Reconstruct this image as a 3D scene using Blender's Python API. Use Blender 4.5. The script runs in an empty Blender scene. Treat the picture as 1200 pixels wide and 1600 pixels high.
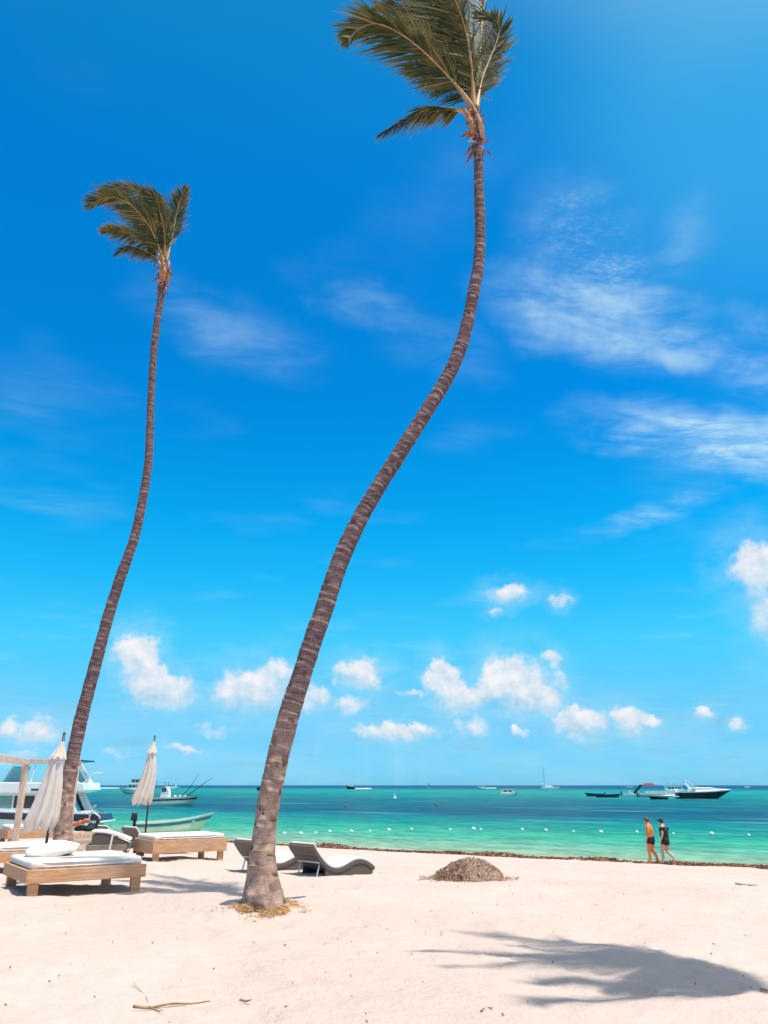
import bpy, math, random
import numpy as np
from mathutils import Vector, Matrix
random.seed(7)
rng = np.random.default_rng(11)
R = math.radians
scene = bpy.context.scene
COL = scene.collection

# ------------------------------------------------------------------ camera
FPX, CX, CY, HORIZON = 1232.0, 600.0, 800.0, 1227.0       # photograph is 1200 x 1600
PITCH = math.atan((HORIZON - CY) / FPX)
EYE = 3.25                                                # metres above the sea
cd = bpy.data.cameras.new('camera')
cam = bpy.data.objects.new('camera', cd)
COL.objects.link(cam)
cam.location = (0, 0, EYE)
cam.rotation_euler = (R(90) + PITCH, 0, 0)
cd.sensor_fit = 'VERTICAL'
cd.sensor_height = 24.0
cd.lens = 24.0 * FPX / 1600.0
cd.clip_start = 0.1
cd.clip_end = 80000
scene.camera = cam

# ------------------------------------------------------------------ sun, exposure
SUNV = Vector((0.300, -0.165, 1.0)).normalized()          # towards the sun
SUN_EL = math.asin(SUNV.z)
SUN_AZ = math.atan2(SUNV.x, SUNV.y)
sl = bpy.data.lights.new('sun', 'SUN')
sl.energy = 4.6
sl.angle = R(0.53)
sl.color = (1.0, 0.945, 0.87)
sun = bpy.data.objects.new('sun', sl)
COL.objects.link(sun)
sun.rotation_euler = (-SUNV).to_track_quat('-Z', 'Y').to_euler()
sun.location = (20, -20, 60)
scene.view_settings.view_transform = 'Standard'
scene.view_settings.look = 'None'
scene.view_settings.exposure = 0.10
scene.view_settings.gamma = 1.0
scene.render.engine = 'CYCLES'
scene.cycles.use_denoising = True
scene.cycles.max_bounces = 6
scene.cycles.transparent_max_bounces = 8

# ------------------------------------------------------------------ pixel <-> place helpers
CP, SP = math.cos(PITCH), math.sin(PITCH)
def ray(px, py):
    x, u = (px - CX) / FPX, (CY - py) / FPX
    return Vector((x, CP - u * SP, SP + u * CP))
def at_y(px, py, Y):
    d = ray(px, py); k = Y / d.y
    return Vector((d.x * k, Y, EYE + d.z * k))
def on_z(px, py, z=0.0):
    d = ray(px, py); k = (z - EYE) / d.z
    return Vector((d.x * k, d.y * k, z))
def azel(px, py):
    d = ray(px, py).normalized()
    return math.atan2(d.x, d.y), math.asin(d.z)

# ------------------------------------------------------------------ node helpers
class NT:
    def __init__(s, tree): s.t = tree; s.n = tree.nodes; s.l = tree.links
    def put(s, node, i, v):
        if v is None: return
        if hasattr(v, 'is_output') or isinstance(v, bpy.types.NodeSocket): s.l.new(v, node.inputs[i])
        else: node.inputs[i].default_value = v
    def m(s, op, a, b=None, c=None, clamp=False):
        n = s.n.new('ShaderNodeMath'); n.operation = op; n.use_clamp = clamp
        s.put(n, 0, a); s.put(n, 1, b); s.put(n, 2, c); return n.outputs[0]
    def vm(s, op, a, b=None, out=0):
        n = s.n.new('ShaderNodeVectorMath'); n.operation = op
        s.put(n, 0, a)
        if b is not None:
            if op == 'SCALE': s.put(n, 3, b)
            else: s.put(n, 1, b)
        return n.outputs['Value'] if op in ('LENGTH', 'DOT_PRODUCT', 'DISTANCE') else n.outputs[0]
    def comb(s, x, y, z=0.0):
        n = s.n.new('ShaderNodeCombineXYZ'); s.put(n, 0, x); s.put(n, 1, y); s.put(n, 2, z); return n.outputs[0]
    def sep(s, v):
        n = s.n.new('ShaderNodeSeparateXYZ'); s.put(n, 0, v); return n.outputs
    def mr(s, v, a, b, c=0.0, d=1.0, smooth=True):
        n = s.n.new('ShaderNodeMapRange'); n.interpolation_type = 'SMOOTHSTEP' if smooth else 'LINEAR'
        for i, q in enumerate((v, a, b, c, d)): s.put(n, i, q)
        return n.outputs[0]
    def noise(s, vec, scale, detail=4, rough=.55, dist=0.0, color=False):
        n = s.n.new('ShaderNodeTexNoise'); s.put(n, 'Vector', vec)
        n.inputs['Scale'].default_value = scale; n.inputs['Detail'].default_value = detail
        n.inputs['Roughness'].default_value = rough; n.inputs['Distortion'].default_value = dist
        return n.outputs['Color' if color else 'Fac']
    def voro(s, vec, scale, feature='F1'):
        n = s.n.new('ShaderNodeTexVoronoi'); n.feature = feature; s.put(n, 'Vector', vec)
        n.inputs['Scale'].default_value = scale; return n.outputs['Distance']
    def mix(s, f, a, b, mode='MIX'):
        n = s.n.new('ShaderNodeMix'); n.data_type = 'RGBA'; n.blend_type = mode
        s.put(n, 0, f)
        for i, q in ((6, a), (7, b)):
            if isinstance(q, (tuple, list)) and len(q) == 3: q = (*q, 1)
            s.put(n, i, q)
        return n.outputs[2]
    def ramp(s, v, stops, interp='LINEAR'):
        n = s.n.new('ShaderNodeValToRGB'); n.color_ramp.interpolation = interp; s.put(n, 0, v)
        e = n.color_ramp.elements
        while len(e) < len(stops): e.new(0.5)
        for k, (p, c) in enumerate(stops): e[k].position = p; e[k].color = (*c, 1)
        return n.outputs[0]
    def bump(s, h, strength=.3, dist=.02):
        n = s.n.new('ShaderNodeBump'); n.inputs['Strength'].default_value = strength
        n.inputs['Distance'].default_value = dist; s.put(n, 'Height', h); return n.outputs[0]
    def coord(s, which='Object'):
        return s.n.new('ShaderNodeTexCoord').outputs[which]
    def geo(s, which='Position'):
        return s.n.new('ShaderNodeNewGeometry').outputs[which]
    def attr(s, name):
        n = s.n.new('ShaderNodeAttribute'); n.attribute_name = name; return n.outputs['Fac']

# ------------------------------------------------------------------ sky
world = bpy.data.worlds.new('World'); scene.world = world; world.use_nodes = True
W = NT(world.node_tree); world.node_tree.nodes.clear()
def build_sky():
    d = W.vm('NORMALIZE', W.coord('Generated'))
    x, y, z = W.sep(d)
    sky = W.n.new('ShaderNodeTexSky'); sky.sky_type = 'NISHITA'; sky.sun_disc = False
    sky.sun_elevation = SUN_EL; sky.sun_rotation = SUN_AZ
    sky.air_density = 1.0; sky.dust_density = 0.4; sky.ozone_density = 1.5
    el = W.m('ARCSINE', z); az = W.m('ARCTAN2', x, y)
    # the photograph's strongly saturated grade of the blue, by height over the horizon, with a boosted warm glow round the sun
    e01 = W.m('DIVIDE', el, R(90), clamp=True)
    grade = W.ramp(e01, [(0.004, (.325, 1.066, 2.04)), (.033, (.305, .95, 1.60)), (.061, (.33, 1.08, 1.48)), (.11, (.205, 1.41, 1.63)), (.155, (.06, 1.42, 1.80)),
                         (.202, (.015, 1.36, 1.88)), (.30, (.004, 1.142, 1.90)), (.453, (.005, 1.17, 1.96)), (.56, (.05, 1.32, 1.86)), (1.0, (.30, 1.35, 1.75))])
    col = W.mix(1.0, sky.outputs[0], grade, 'MULTIPLY')
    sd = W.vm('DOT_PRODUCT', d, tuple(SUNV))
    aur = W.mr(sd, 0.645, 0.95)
    warm = W.mix(1.0, sky.outputs[0], (5.6, 3.6, 1.5), 'MULTIPLY')  # aureole strengthened and warmed beyond the sky's own, to warm shadows on the sand
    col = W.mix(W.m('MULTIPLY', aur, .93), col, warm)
    # thin high cloud on a flat layer
    zz = W.m('MAXIMUM', z, .06)
    lay = W.comb(W.m('DIVIDE', x, zz), W.m('DIVIDE', y, zz))
    pc = W.comb(az, el)
    def blob(p, px, py, rx, ry, ang=0.0):
        a, e = azel(px, py); c = math.cos(e)
        k = 1.0 / FPX
        # local angular size of a pixel at this height
        a2, e2 = azel(px + 10, py); sx = (a2 - a) / 10
        a3, e3 = azel(px, py - 10); sy = (e3 - e) / 10
        q = W.vm('MULTIPLY', W.vm('SUBTRACT', p, (a, e, 0)), (1 / sx, 1 / sy, 0))
        if ang:
            qx, qy, _ = W.sep(q); ca, sa = math.cos(R(ang)), math.sin(R(ang))
            q = W.comb(W.m('ADD', W.m('MULTIPLY', qx, ca), W.m('MULTIPLY', qy, sa)),
                       W.m('SUBTRACT', W.m('MULTIPLY', qy, ca), W.m('MULTIPLY', qx, sa)))
        q = W.vm('MULTIPLY', q, (1 / rx, 1 / ry, 0))
        return q
    warpc = W.noise(pc, 7, 4, .6, color=True)
    pcw = W.vm('ADD', pc, W.vm('MULTIPLY', W.vm('SUBTRACT', warpc, (.5, .5, .5)), (.11, .085, 0)))
    ci = None
    for px, py, rx, ry, ang, amp in ((930, 490, 200, 80, -22, 1.0), (1140, 690, 260, 66, -17, 1.1), (905, 370, 130, 105, -50, .42),
                                     (1020, 805, 130, 22, 4, .42), (360, 515, 170, 60, -14, .26), (570, 480, 150, 42, -26, .26),
                                     (1180, 560, 120, 70, -35, .40), (1075, 370, 90, 60, 40, .20), (690, 540, 120, 60, -20, .12)):
        m = W.mr(W.vm('LENGTH', blob(pcw, px, py, rx, ry, ang)), 1.25, 0.0, 0.0, amp)
        ci = m if ci is None else W.m('MAXIMUM', ci, m)
    # streaks, drawn out along the wind
    sx_, sy_, _ = W.sep(lay)
    st = W.comb(W.m('ADD', W.m('MULTIPLY', sx_, 1.1), W.m('MULTIPLY', sy_, .9)), W.m('SUBTRACT', W.m('MULTIPLY', sy_, 4.2), W.m('MULTIPLY', sx_, 1.4)))
    streak = W.noise(st, 1.7, 8, .56, .5)
    fine = W.noise(lay, 26, 4, .62, .3)
    broad = W.noise(lay, 1.3, 3, .5)
    everywhere = W.m('MULTIPLY', W.mr(broad, .52, .80), .22)
    brk = W.noise(W.comb(W.m('MULTIPLY', sx_, 2.0), W.m('MULTIPLY', sy_, 3.2)), 1.9, 6, .62, .8)
    ci = W.m('MULTIPLY', ci, W.mr(brk, .30, .66, .12, 1.25))
    ci = W.m('MAXIMUM', ci, everywhere)
    tex = W.m('ADD', W.m('MULTIPLY', W.mr(streak, .15, .85), 1.05), W.m('MULTIPLY', W.mr(fine, .3, .75), .16))
    cif = W.m('MULTIPLY', ci, tex, clamp=True)
    # rippled patch of small cloudlets
    rp = W.mr(W.vm('LENGTH', blob(pcw, 925, 365, 125, 85, -45)), 1.0, 0.15)
    cell = W.mr(W.noise(W.comb(W.m('ADD', W.m('MULTIPLY', sx_, .55), W.m('MULTIPLY', sy_, .3)), W.m('SUBTRACT', sy_, W.m('MULTIPLY', sx_, .35))), 95, 4, .62, .25), .40, .72)
    cif = W.m('ADD', cif, W.m('MULTIPLY', W.m('MULTIPLY', W.m('MULTIPLY', rp, cell), W.mr(brk, .25, .6)), .36), clamp=True)
    core = None
    for px, py, rx, ry, ang, amp in ((925, 505, 150, 50, -18, .78), (1175, 690, 170, 42, -14, .85), (1040, 545, 110, 34, -16, .55)):
        m = W.mr(W.vm('LENGTH', blob(pcw, px, py, rx, ry, ang)), 1.2, 0.0, 0.0, amp)
        core = m if core is None else W.m('MAXIMUM', core, m)
    cif = W.m('MAXIMUM', cif, W.m('MULTIPLY', core, W.mr(tex, .1, .9, .35, 1.1)), clamp=True)
    # thin bright veil towards the sun's side of the sky
    veil = W.mr(W.vm('LENGTH', blob(pc, 1190, 120, 560, 620)), 1.0, .15, 0.0, .24)
    # fair-weather cumulus low over the sea
    w1 = W.noise(pc, 26, 6, .60, color=True)
    w2 = W.noise(pc, 85, 4, .6, color=True)
    pk = W.vm('ADD', pc, W.vm('ADD', W.vm('MULTIPLY', W.vm('SUBTRACT', w1, (.5, .5, .5)), (.044, .036, 0)),
                              W.vm('MULTIPLY', W.vm('SUBTRACT', w2, (.5, .5, .5)), (.016, .014, 0))))
    dens = None; up = None; halo = None
    for px, py, rx, ry, amp in ((214, 1026, 38, 40, 1), (228, 1060, 40, 36, 1), (255, 1082, 58, 32, 1), (395, 1076, 75, 40, .85), (430, 1055, 35, 32, .7),
                                (562, 1052, 42, 28, .85), (492, 1088, 34, 26, .7), (548, 1100, 40, 20, .5), (688, 1058, 26, 32, .9), (704, 1080, 30, 24, .9),
                                (728, 1096, 56, 24, .95), (765, 1082, 40, 28, .9), (798, 1072, 58, 50, 1.0), (845, 1094, 44, 26, .8), (795, 930, 40, 17, .6),
                                (775, 956, 22, 9, .5), (877, 938, 14, 13, .55), (858, 1030, 19, 17, .75), (908, 1128, 46, 30, .95), (985, 1128, 38, 25, .85),
                                (1021, 1129, 17, 13, .7), (1100, 1117, 17, 14, .8), (620, 1143, 88, 17, .72), (1185, 890, 52, 54, .80),
                                (1200, 960, 40, 70, .5), (62, 1145, 55, 25, .6), (12, 1132, 28, 20, .6), (1157, 1132, 12, 11, .65), (650, 1079, 36, 8, .45),
                                (740, 1140, 40, 22, .45), (290, 1172, 36, 9, .5), (180, 1180, 26, 7, .45), (812, 1140, 14, 12, .6), (30, 1180, 60, 16, .45), (340, 1140, 50, 14, .35),
                                (870, 1068, 26, 30, .4)):
        q = blob(pk, px, py, rx, ry)
        m = W.mr(W.vm('LENGTH', q), 1.3, .15, 0.0, amp)
        v = W.m('MULTIPLY', m, W.sep(q)[1])
        hl = W.mr(W.vm('LENGTH', q), 2.3, .3, 0.0, amp * .55)
        halo = hl if halo is None else W.m('MAXIMUM', halo, hl)
        dens = m if dens is None else W.m('MAXIMUM', dens, m)
        up = v if up is None else W.m('ADD', up, v)
    # more of the same all round the horizon
    ring = W.m('MULTIPLY', W.mr(el, R(2.0), R(3.6)), W.mr(el, R(10.5), R(5.5)))
    gen = W.noise(W.comb(W.m('MULTIPLY', az, 1.0), W.m('MULTIPLY', el, 1.7)), 11, 4, .55, .2)
    side = W.mr(W.m('ABSOLUTE', az), .50, .75)
    dens = W.m('MAXIMUM', dens, W.m('MULTIPLY', W.m('MULTIPLY', ring, side), W.mr(gen, .54, .66)))
    b1 = W.noise(pc, 42, 7, .62)
    cu = W.mr(W.m('ADD', dens, W.m('MULTIPLY', W.m('SUBTRACT', b1, .5), .80)), .08, W.mr(up, -.55, .45, 1.05, .50))
    cu = W.m('MULTIPLY', cu, W.mr(dens, .01, .22))
    # shading: billows catch the sun from above, flat bases stay grey blue
    pu = W.vm('ADD', pc, (.006, .010, 0))
    b2 = W.noise(pu, 42, 7, .62)
    lit = W.m('ADD', W.m('ADD', .58, W.m('MULTIPLY', up, .60)), W.m('MULTIPLY', W.m('SUBTRACT', b1, b2), 1.5), clamp=True)
    cuc = W.mix(lit, (.36, .64, .84), (.96, .93, .95))
    # faint flat grey-blue bars near the horizon
    bars = W.noise(W.comb(W.m('MULTIPLY', az, 9), W.m('MULTIPLY', el, 46)), 1.6, 5, .6)
    barf = W.m('MULTIPLY', W.mr(bars, .52, .72), W.m('MULTIPLY', W.mr(el, R(.6), R(2.0)), W.mr(el, R(8), R(3.5))))
    K = 9.3                                              # background strength is .1: the values above are picture radiances
    lowh = W.m('MULTIPLY', W.mr(el, R(8.5), R(1.5)), W.mr(W.noise(W.comb(W.m('MULTIPLY', az, 2.2), W.m('MULTIPLY', el, 9.0)), 3.0, 6, .62), .36, .68))
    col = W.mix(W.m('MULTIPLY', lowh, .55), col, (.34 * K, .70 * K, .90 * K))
    c = W.mix(W.m('MULTIPLY', barf, .55), col, (.26 * K, .52 * K, .70 * K))
    c = W.mix(veil, c, (.16 * K, .80 * K, .98 * K))
    c = W.mix(W.m('MULTIPLY', cif, .92), c, (.62 * K, .87 * K, .97 * K))
    hz_ = W.m('MULTIPLY', halo, W.mr(W.noise(W.comb(W.m('MULTIPLY', az, 1.0), W.m('MULTIPLY', el, 2.0)), 17, 5, .6), .28, .62))
    c = W.mix(W.m('MULTIPLY', hz_, .95), c, (.48 * K, .78 * K, .94 * K))
    cuk = W.vm('SCALE', cuc, K)
    c = W.mix(W.m('MULTIPLY', cu, .95), c, cuk)
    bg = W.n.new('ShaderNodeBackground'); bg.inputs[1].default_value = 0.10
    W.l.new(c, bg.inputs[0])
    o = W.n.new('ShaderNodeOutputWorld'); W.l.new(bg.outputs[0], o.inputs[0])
    world.cycles.sampling_method = 'MANUAL'; world.cycles.sample_map_resolution = 512
build_sky()

# ------------------------------------------------------------------ materials
MATS = {}
def material(name, fn):
    m = bpy.data.materials.new(name); m.use_nodes = True
    t = m.node_tree; t.nodes.clear(); n = NT(t)
    out = t.nodes.new('ShaderNodeOutputMaterial')
    b = t.nodes.new('ShaderNodeBsdfPrincipled')
    t.links.new(b.outputs[0], out.inputs[0])
    fn(n, b, out); MATS[name] = m
    return m
def simple(name, col, rough=.5, var=.15, scale=6.0, bump=0.0, metal=0.0, bscale=40, spec=.5):
    def f(n, b, out):
        c = n.coord()
        v = n.noise(c, scale, 5, .6)
        lo = tuple(max(0, q * (1 - var)) for q in col); hi = tuple(min(1, q * (1 + var)) for q in col)
        n.put(b, 'Base Color', n.mix(n.mr(v, .25, .75), lo, hi))
        n.put(b, 'Roughness', n.mr(n.noise(c, scale * 2.3, 3), .2, .8, max(.02, rough - .08), min(1, rough + .08)))
        b.inputs['Metallic'].default_value = metal
        b.inputs['Specular IOR Level'].default_value = spec
        if bump: n.put(b, 'Normal', n.bump(n.noise(c, bscale, 4, .6), bump, .02))
    return material(name, f)

SHORE_P = (-3.5, 47.0)                                    # a point of the waterline, and the direction inland from it
NRM = Vector((-.545, -.838)).normalized()

def sand_mat(n, b, out):
    p = n.geo('Position')
    a = n.noise(p, .35, 4, .55); c = n.noise(p, 5.0, 5, .6); g = n.noise(p, 140, 3, .7)
    base = n.mix(n.mr(a, .3, .7), (.57, .452, .385), (.625, .502, .43))
    base = n.mix(n.m('MULTIPLY', n.mr(c, .45, .75), .45), base, (.53, .39, .31))
    base = n.mix(n.m('MULTIPLY', n.mr(g, .58, .80), .45), base, (.40, .29, .22))
    x, y, z = n.sep(p)
    wet = n.mr(n.m('ADD', z, n.m('MULTIPLY', n.m('SUBTRACT', n.noise(p, 1.2, 4), .5), .10)), .13, .03)
    base = n.mix(wet, base, (.46, .36, .26))
    n.put(b, 'Base Color', base)
    n.put(b, 'Roughness', n.mr(wet, 0, 1, .95, .45))
    b.inputs['Specular IOR Level'].default_value = .25
    h = n.m('ADD', n.m('MULTIPLY', n.noise(p, 9, 5, .6), 1.0), n.m('MULTIPLY', n.noise(p, 45, 4, .65), .35))
    n.put(b, 'Normal', n.bump(h, .75, .05))
material('sand', sand_mat)

def sea_mat(n, b, out):
    p = n.geo('Position')
    x, y, z = n.sep(p)
    off = n.m('MULTIPLY', n.m('ADD', n.m('MULTIPLY', n.m('SUBTRACT', x, SHORE_P[0]), NRM.x), n.m('MULTIPLY', n.m('SUBTRACT', y, SHORE_P[1]), NRM.y)), -1.0)
    al = n.m('ADD', n.m('MULTIPLY', x, -NRM.y), n.m('MULTIPLY', y, NRM.x))
    q0 = n.comb(al, off)
    # log of the distance, so that patches keep their look out to the horizon
    lo = n.m('LOGARITHM', n.m('ADD', n.m('MAXIMUM', off, 0), 30.0), math.e)
    la = n.m('DIVIDE', al, n.m('ADD', n.m('MAXIMUM', off, 0), 45.0))
    ql = n.comb(n.m('MULTIPLY', la, 1.0), n.m('MULTIPLY', lo, 3.0))
    big = n.noise(ql, 1.3, 5, .6, .3); mid = n.noise(n.comb(n.m('MULTIPLY', la, 1.6), n.m('MULTIPLY', lo, 6.0)), 2.2, 6, .62, .4)
    fine = n.noise(n.comb(n.m('MULTIPLY', la, 6.0), n.m('MULTIPLY', lo, 11.0)), 2.0, 5, .65)
    rip = n.noise(n.comb(n.m('MULTIPLY', la, 26.0), n.m('MULTIPLY', lo, 22.0)), 2.0, 4, .7)
    o2 = n.m('MULTIPLY', n.m('MAXIMUM', off, 0), n.m('ADD', 1.0, n.m('ADD', n.m('MULTIPLY', n.m('SUBTRACT', big, .5), .50), n.m('MULTIPLY', n.m('SUBTRACT', mid, .5), .42))))
    q = n.m('DIVIDE', 30.0, n.m('ADD', 30.0, o2))
    deep = n.ramp(q, [(0.0, (.001, .048, .115)), (.036, (.001, .052, .120)), (.050, (.001, .19, .175)), (.075, (.003, .235, .19)), (.115, (.001, .175, .150)),
                      (.16, (.0, .110, .122)), (.24, (.0, .075, .100)), (.30, (.0, .052, .090)), (.365, (.0, .055, .092)), (.41, (.0, .12, .130)), (.46, (.002, .185, .155)), (.53, (.005, .215, .145)),
                      (.62, (.026, .295, .165)), (.72, (.060, .305, .185)), (.82, (.145, .33, .205)), (.90, (.21, .33, .19)), (1.0, (.40, .37, .25))])
    # weed and reef patches, darker blue
    weed = n.m('MULTIPLY', n.mr(n.m('ADD', n.m('MULTIPLY', mid, .6), n.m('MULTIPLY', fine, .4)), .53, .66), n.m('MULTIPLY', n.mr(q, .66, .52), n.mr(q, .05, .12)))
    deep = n.mix(n.m('MULTIPLY', weed, .60), deep, (.0, .055, .090))
    lightp = n.m('MULTIPLY', n.mr(mid, .50, .36), n.m('MULTIPLY', n.mr(q, .62, .42), n.mr(q, .05, .09)))
    deep = n.mix(n.m('MULTIPLY', lightp, .45), deep, (.004, .19, .17))
    # small wavelets: light and shade of their faces painted into the colour
    wl = n.mr(n.m('ADD', n.m('MULTIPLY', fine, .5), n.m('MULTIPLY', rip, .5)), .36, .64, .60, 1.42)
    deep = n.mix(1.0, deep, n.comb(wl, wl, wl), 'MULTIPLY')
    # broken streaks of foam on the wave crests
    fo = n.noise(n.comb(n.m('MULTIPLY', la, 2.6), n.m('MULTIPLY', lo, 15.0)), 1.6, 5, .6, .3)
    foam = n.m('MULTIPLY', n.mr(fo, .57, .70), n.m('MULTIPLY', n.mr(q, .70, .55), n.mr(q, .02, .06)))
    deep = n.mix(n.m('MULTIPLY', foam, .50), deep, (.20, .42, .40))
    n.put(b, 'Base Color', deep)
    b.inputs['Roughness'].default_value = .32
    b.inputs['IOR'].default_value = 1.33
    b.inputs['Specular IOR Level'].default_value = .035
    w = n.m('ADD', n.noise(n.comb(n.m('MULTIPLY', al, .35), off), .9, 4, .6), n.m('MULTIPLY', n.noise(n.comb(n.m('MULTIPLY', al, .5), off), .16, 3, .5), 2.0))
    n.put(b, 'Normal', n.bump(w, .5, .35))
material('sea', sea_mat)

def bark_mat(n, b, out):
    c = n.coord(); s = n.attr('scar'); hgt = n.attr('height')
    x, y, z = n.sep(c)
    band = n.noise(n.comb(n.m('MULTIPLY', x, 3), n.m('MULTIPLY', y, 3), n.m('MULTIPLY', z, 26)), 1.6, 5, .65)
    fibre = n.noise(n.comb(n.m('MULTIPLY', x, 60), n.m('MULTIPLY', y, 60), n.m('MULTIPLY', z, 5)), 1.0, 4, .6)
    blot = n.noise(c, 1.7, 4, .6)
    col = n.mix(n.mr(band, .3, .7), (.055, .030, .032), (.205, .122, .118))
    col = n.mix(n.m('MULTIPLY', n.mr(fibre, .4, .75), .5), col, (.25, .165, .155))
    col = n.mix(n.m('MULTIPLY', n.mr(blot, .5, .75), .5), col, (.085, .042, .046))
    low = n.mr(hgt, 3.2, 1.0)
    col = n.mix(n.m('MULTIPLY', low, .75), col, n.mix(n.mr(n.noise(c, 7, 5, .65), .35, .65), (.25, .155, .11), (.54, .37, .28)))
    pale = n.m('MULTIPLY', s, n.mr(n.noise(c, 11, 4, .7), .36, .62))
    pale = n.m('MULTIPLY', pale, n.mr(low, 0, 1, .75, .30))
    col = n.mix(pale, col, (.50, .39, .37))
    crack = n.m('MULTIPLY', n.mr(n.voro(n.comb(x, y, n.m('MULTIPLY', z, .8)), 7), .16, .10), n.mr(n.noise(c, 3.3, 3), .45, .58))
    col = n.mix(n.m('MULTIPLY', crack, n.mr(hgt, 3.6, 2.4, 0.0, .9)), col, (.025, .016, .012))
    n.put(b, 'Base Color', col)
    b.inputs['Roughness'].default_value = .9
    b.inputs['Specular IOR Level'].default_value = .2
    h = n.m('ADD', n.m('MULTIPLY', band, .6), n.m('ADD', n.m('MULTIPLY', fibre, .4), n.m('MULTIPLY', crack, -.8)))
    n.put(b, 'Normal', n.bump(h, .7, .03))
material('palm_bark', bark_mat)

def leaf_mat(n, b, out):
    tp = n.attr('tip'); rn = n.attr('tone')
    c = n.coord()
    col = n.mix(rn, (.024, .042, .020), (.135, .135, .042))
    col = n.mix(n.m('MULTIPLY', n.mr(n.noise(c, 2.2, 3), .48, .70), .75), col, (.29, .19, .055))
    col = n.mix(n.mr(rn, 1.1, 1.9), col, (.36, .24, .12))
    col = n.mix(n.m('MULTIPLY', n.mr(tp, .55, 1.0), .50), col, (.27, .19, .085))
    n.put(b, 'Base Color', col)
    b.inputs['Roughness'].default_value = .62
    b.inputs['Specular IOR Level'].default_value = .22
    tr = n.n.new('ShaderNodeBsdfTranslucent')
    n.put(tr, 'Color', n.mix(.5, col, (.22, .22, .03)))
    ms = n.n.new('ShaderNodeMixShader'); ms.inputs[0].default_value = .30
    n.l.new(b.outputs[0], ms.inputs[1]); n.l.new(tr.outputs[0], ms.inputs[2]); n.l.new(ms.outputs[0], out.inputs[0])
material('palm_leaf', leaf_mat)
simple('rachis', (.46, .245, .085), .45, .35, 3)
simple('sheath', (.50, .235, .115), .8, .45, 9, .4)
simple('fibre', (.30, .13, .075), .9, .5, 16, .5)

def wood_mat(n, b, out):
    c = n.coord(); x, y, z = n.sep(c)
    g = n.noise(n.comb(n.m('MULTIPLY', x, 2.0), n.m('MULTIPLY', y, 14), n.m('MULTIPLY', z, 22)), 1.5, 6, .65, .7)
    bl = n.noise(c, 1.5, 4, .6)
    col = n.mix(n.mr(g, .3, .7), (.44, .205, .09), (.69, .395, .215))
    col = n.mix(n.m('MULTIPLY', n.mr(bl, .45, .72), .45), col, (.42, .32, .24))
    kn = n.mr(n.voro(n.comb(x, n.m('MULTIPLY', y, 2), n.m('MULTIPLY', z, 1.6)), 4.0), .085, .04)
    col = n.mix(n.m('MULTIPLY', kn, .7), col, (.12, .06, .035))
    n.put(b, 'Base Color', col); b.inputs['Roughness'].default_value = .75
    n.put(b, 'Normal', n.bump(g, .35, .01))
material('pine_wood', wood_mat)
def pale_wood_mat(n, b, out):
    c = n.coord(); x, y, z = n.sep(c)
    g = n.noise(n.comb(n.m('MULTIPLY', x, 14), n.m('MULTIPLY', y, 3), n.m('MULTIPLY', z, 3)), 1.5, 6, .65, .7)
    col = n.mix(n.mr(g, .3, .7), (.56, .37, .255), (.78, .60, .47))
    kn = n.mr(n.voro(c, 3.0), .10, .05)
    n.put(b, 'Base Color', n.mix(n.m('MULTIPLY', kn, .6), col, (.25, .12, .06))); b.inputs['Roughness'].default_value = .8
    n.put(b, 'Normal', n.bump(g, .35, .01))
material('pale_wood', pale_wood_mat)
def canvas_mat(n, b, out):
    c = n.coord()
    v = n.noise(c, 2.2, 5, .6); w = n.noise(c, 14, 4, .6)
    col = n.mix(n.mr(v, .3, .7), (.72, .64, .57), (.82, .765, .71))
    col = n.mix(n.m('MULTIPLY', n.mr(w, .55, .8), .35), col, (.62, .53, .46))
    n.put(b, 'Base Color', col); b.inputs['Roughness'].default_value = .9
    b.inputs['Specular IOR Level'].default_value = .2
    n.put(b, 'Normal', n.bump(n.m('ADD', v, n.m('MULTIPLY', w, .3)), .5, .05))
material('canvas', canvas_mat)
def parasol_mat(n, b, out):
    c = n.coord(); v = n.noise(c, 5, 5, .6)
    col = n.mix(n.mr(v, .3, .7), (.86, .75, .67), (.92, .86, .80))
    n.put(b, 'Base Color', col); b.inputs['Roughness'].default_value = .85
    tr = n.n.new('ShaderNodeBsdfTranslucent'); n.put(tr, 'Color', (.86, .72, .62, 1))
    ms = n.n.new('ShaderNodeMixShader'); ms.inputs[0].default_value = .42
    n.l.new(b.outputs[0], ms.inputs[1]); n.l.new(tr.outputs[0], ms.inputs[2]); n.l.new(ms.outputs[0], out.inputs[0])
material('parasol_cloth', parasol_mat)
def wicker_mat(n, b, out):
    c = n.coord(); x, y, z = n.sep(c)
    wv = n.n.new('ShaderNodeTexWave'); wv.inputs['Scale'].default_value = 22; wv.inputs['Distortion'].default_value = 1.5; n.put(wv, 'Vector', c)
    wv2 = n.n.new('ShaderNodeTexWave'); wv2.bands_direction = 'Z'; wv2.inputs['Scale'].default_value = 22; wv2.inputs['Distortion'].default_value = 1.5; n.put(wv2, 'Vector', c)
    k = n.m('MULTIPLY', wv.outputs['Fac'], wv2.outputs['Fac'])
    col = n.mix(k, (.065, .048, .038), (.22, .175, .14))
    n.put(b, 'Base Color', col); b.inputs['Roughness'].default_value = .55
    n.put(b, 'Normal', n.bump(k, .5, .01))
material('wicker', wicker_mat)
simple('weathered_wood', (.24, .185, .145), .8, .35, 4, .3)
simple('black_metal', (.018, .018, .022), .4, .2, 5)
simple('gelcoat', (.80, .80, .80), .22, .04, 1.2)
simple('gelcoat_cream', (.82, .75, .55), .3, .08, 1.2)
simple('navy', (.016, .026, .055), .2, .2, 1)
simple('black_hull', (.012, .010, .014), .18, .3, 1)
simple('dark_glass', (.02, .035, .045), .08, .3, 2)
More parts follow.
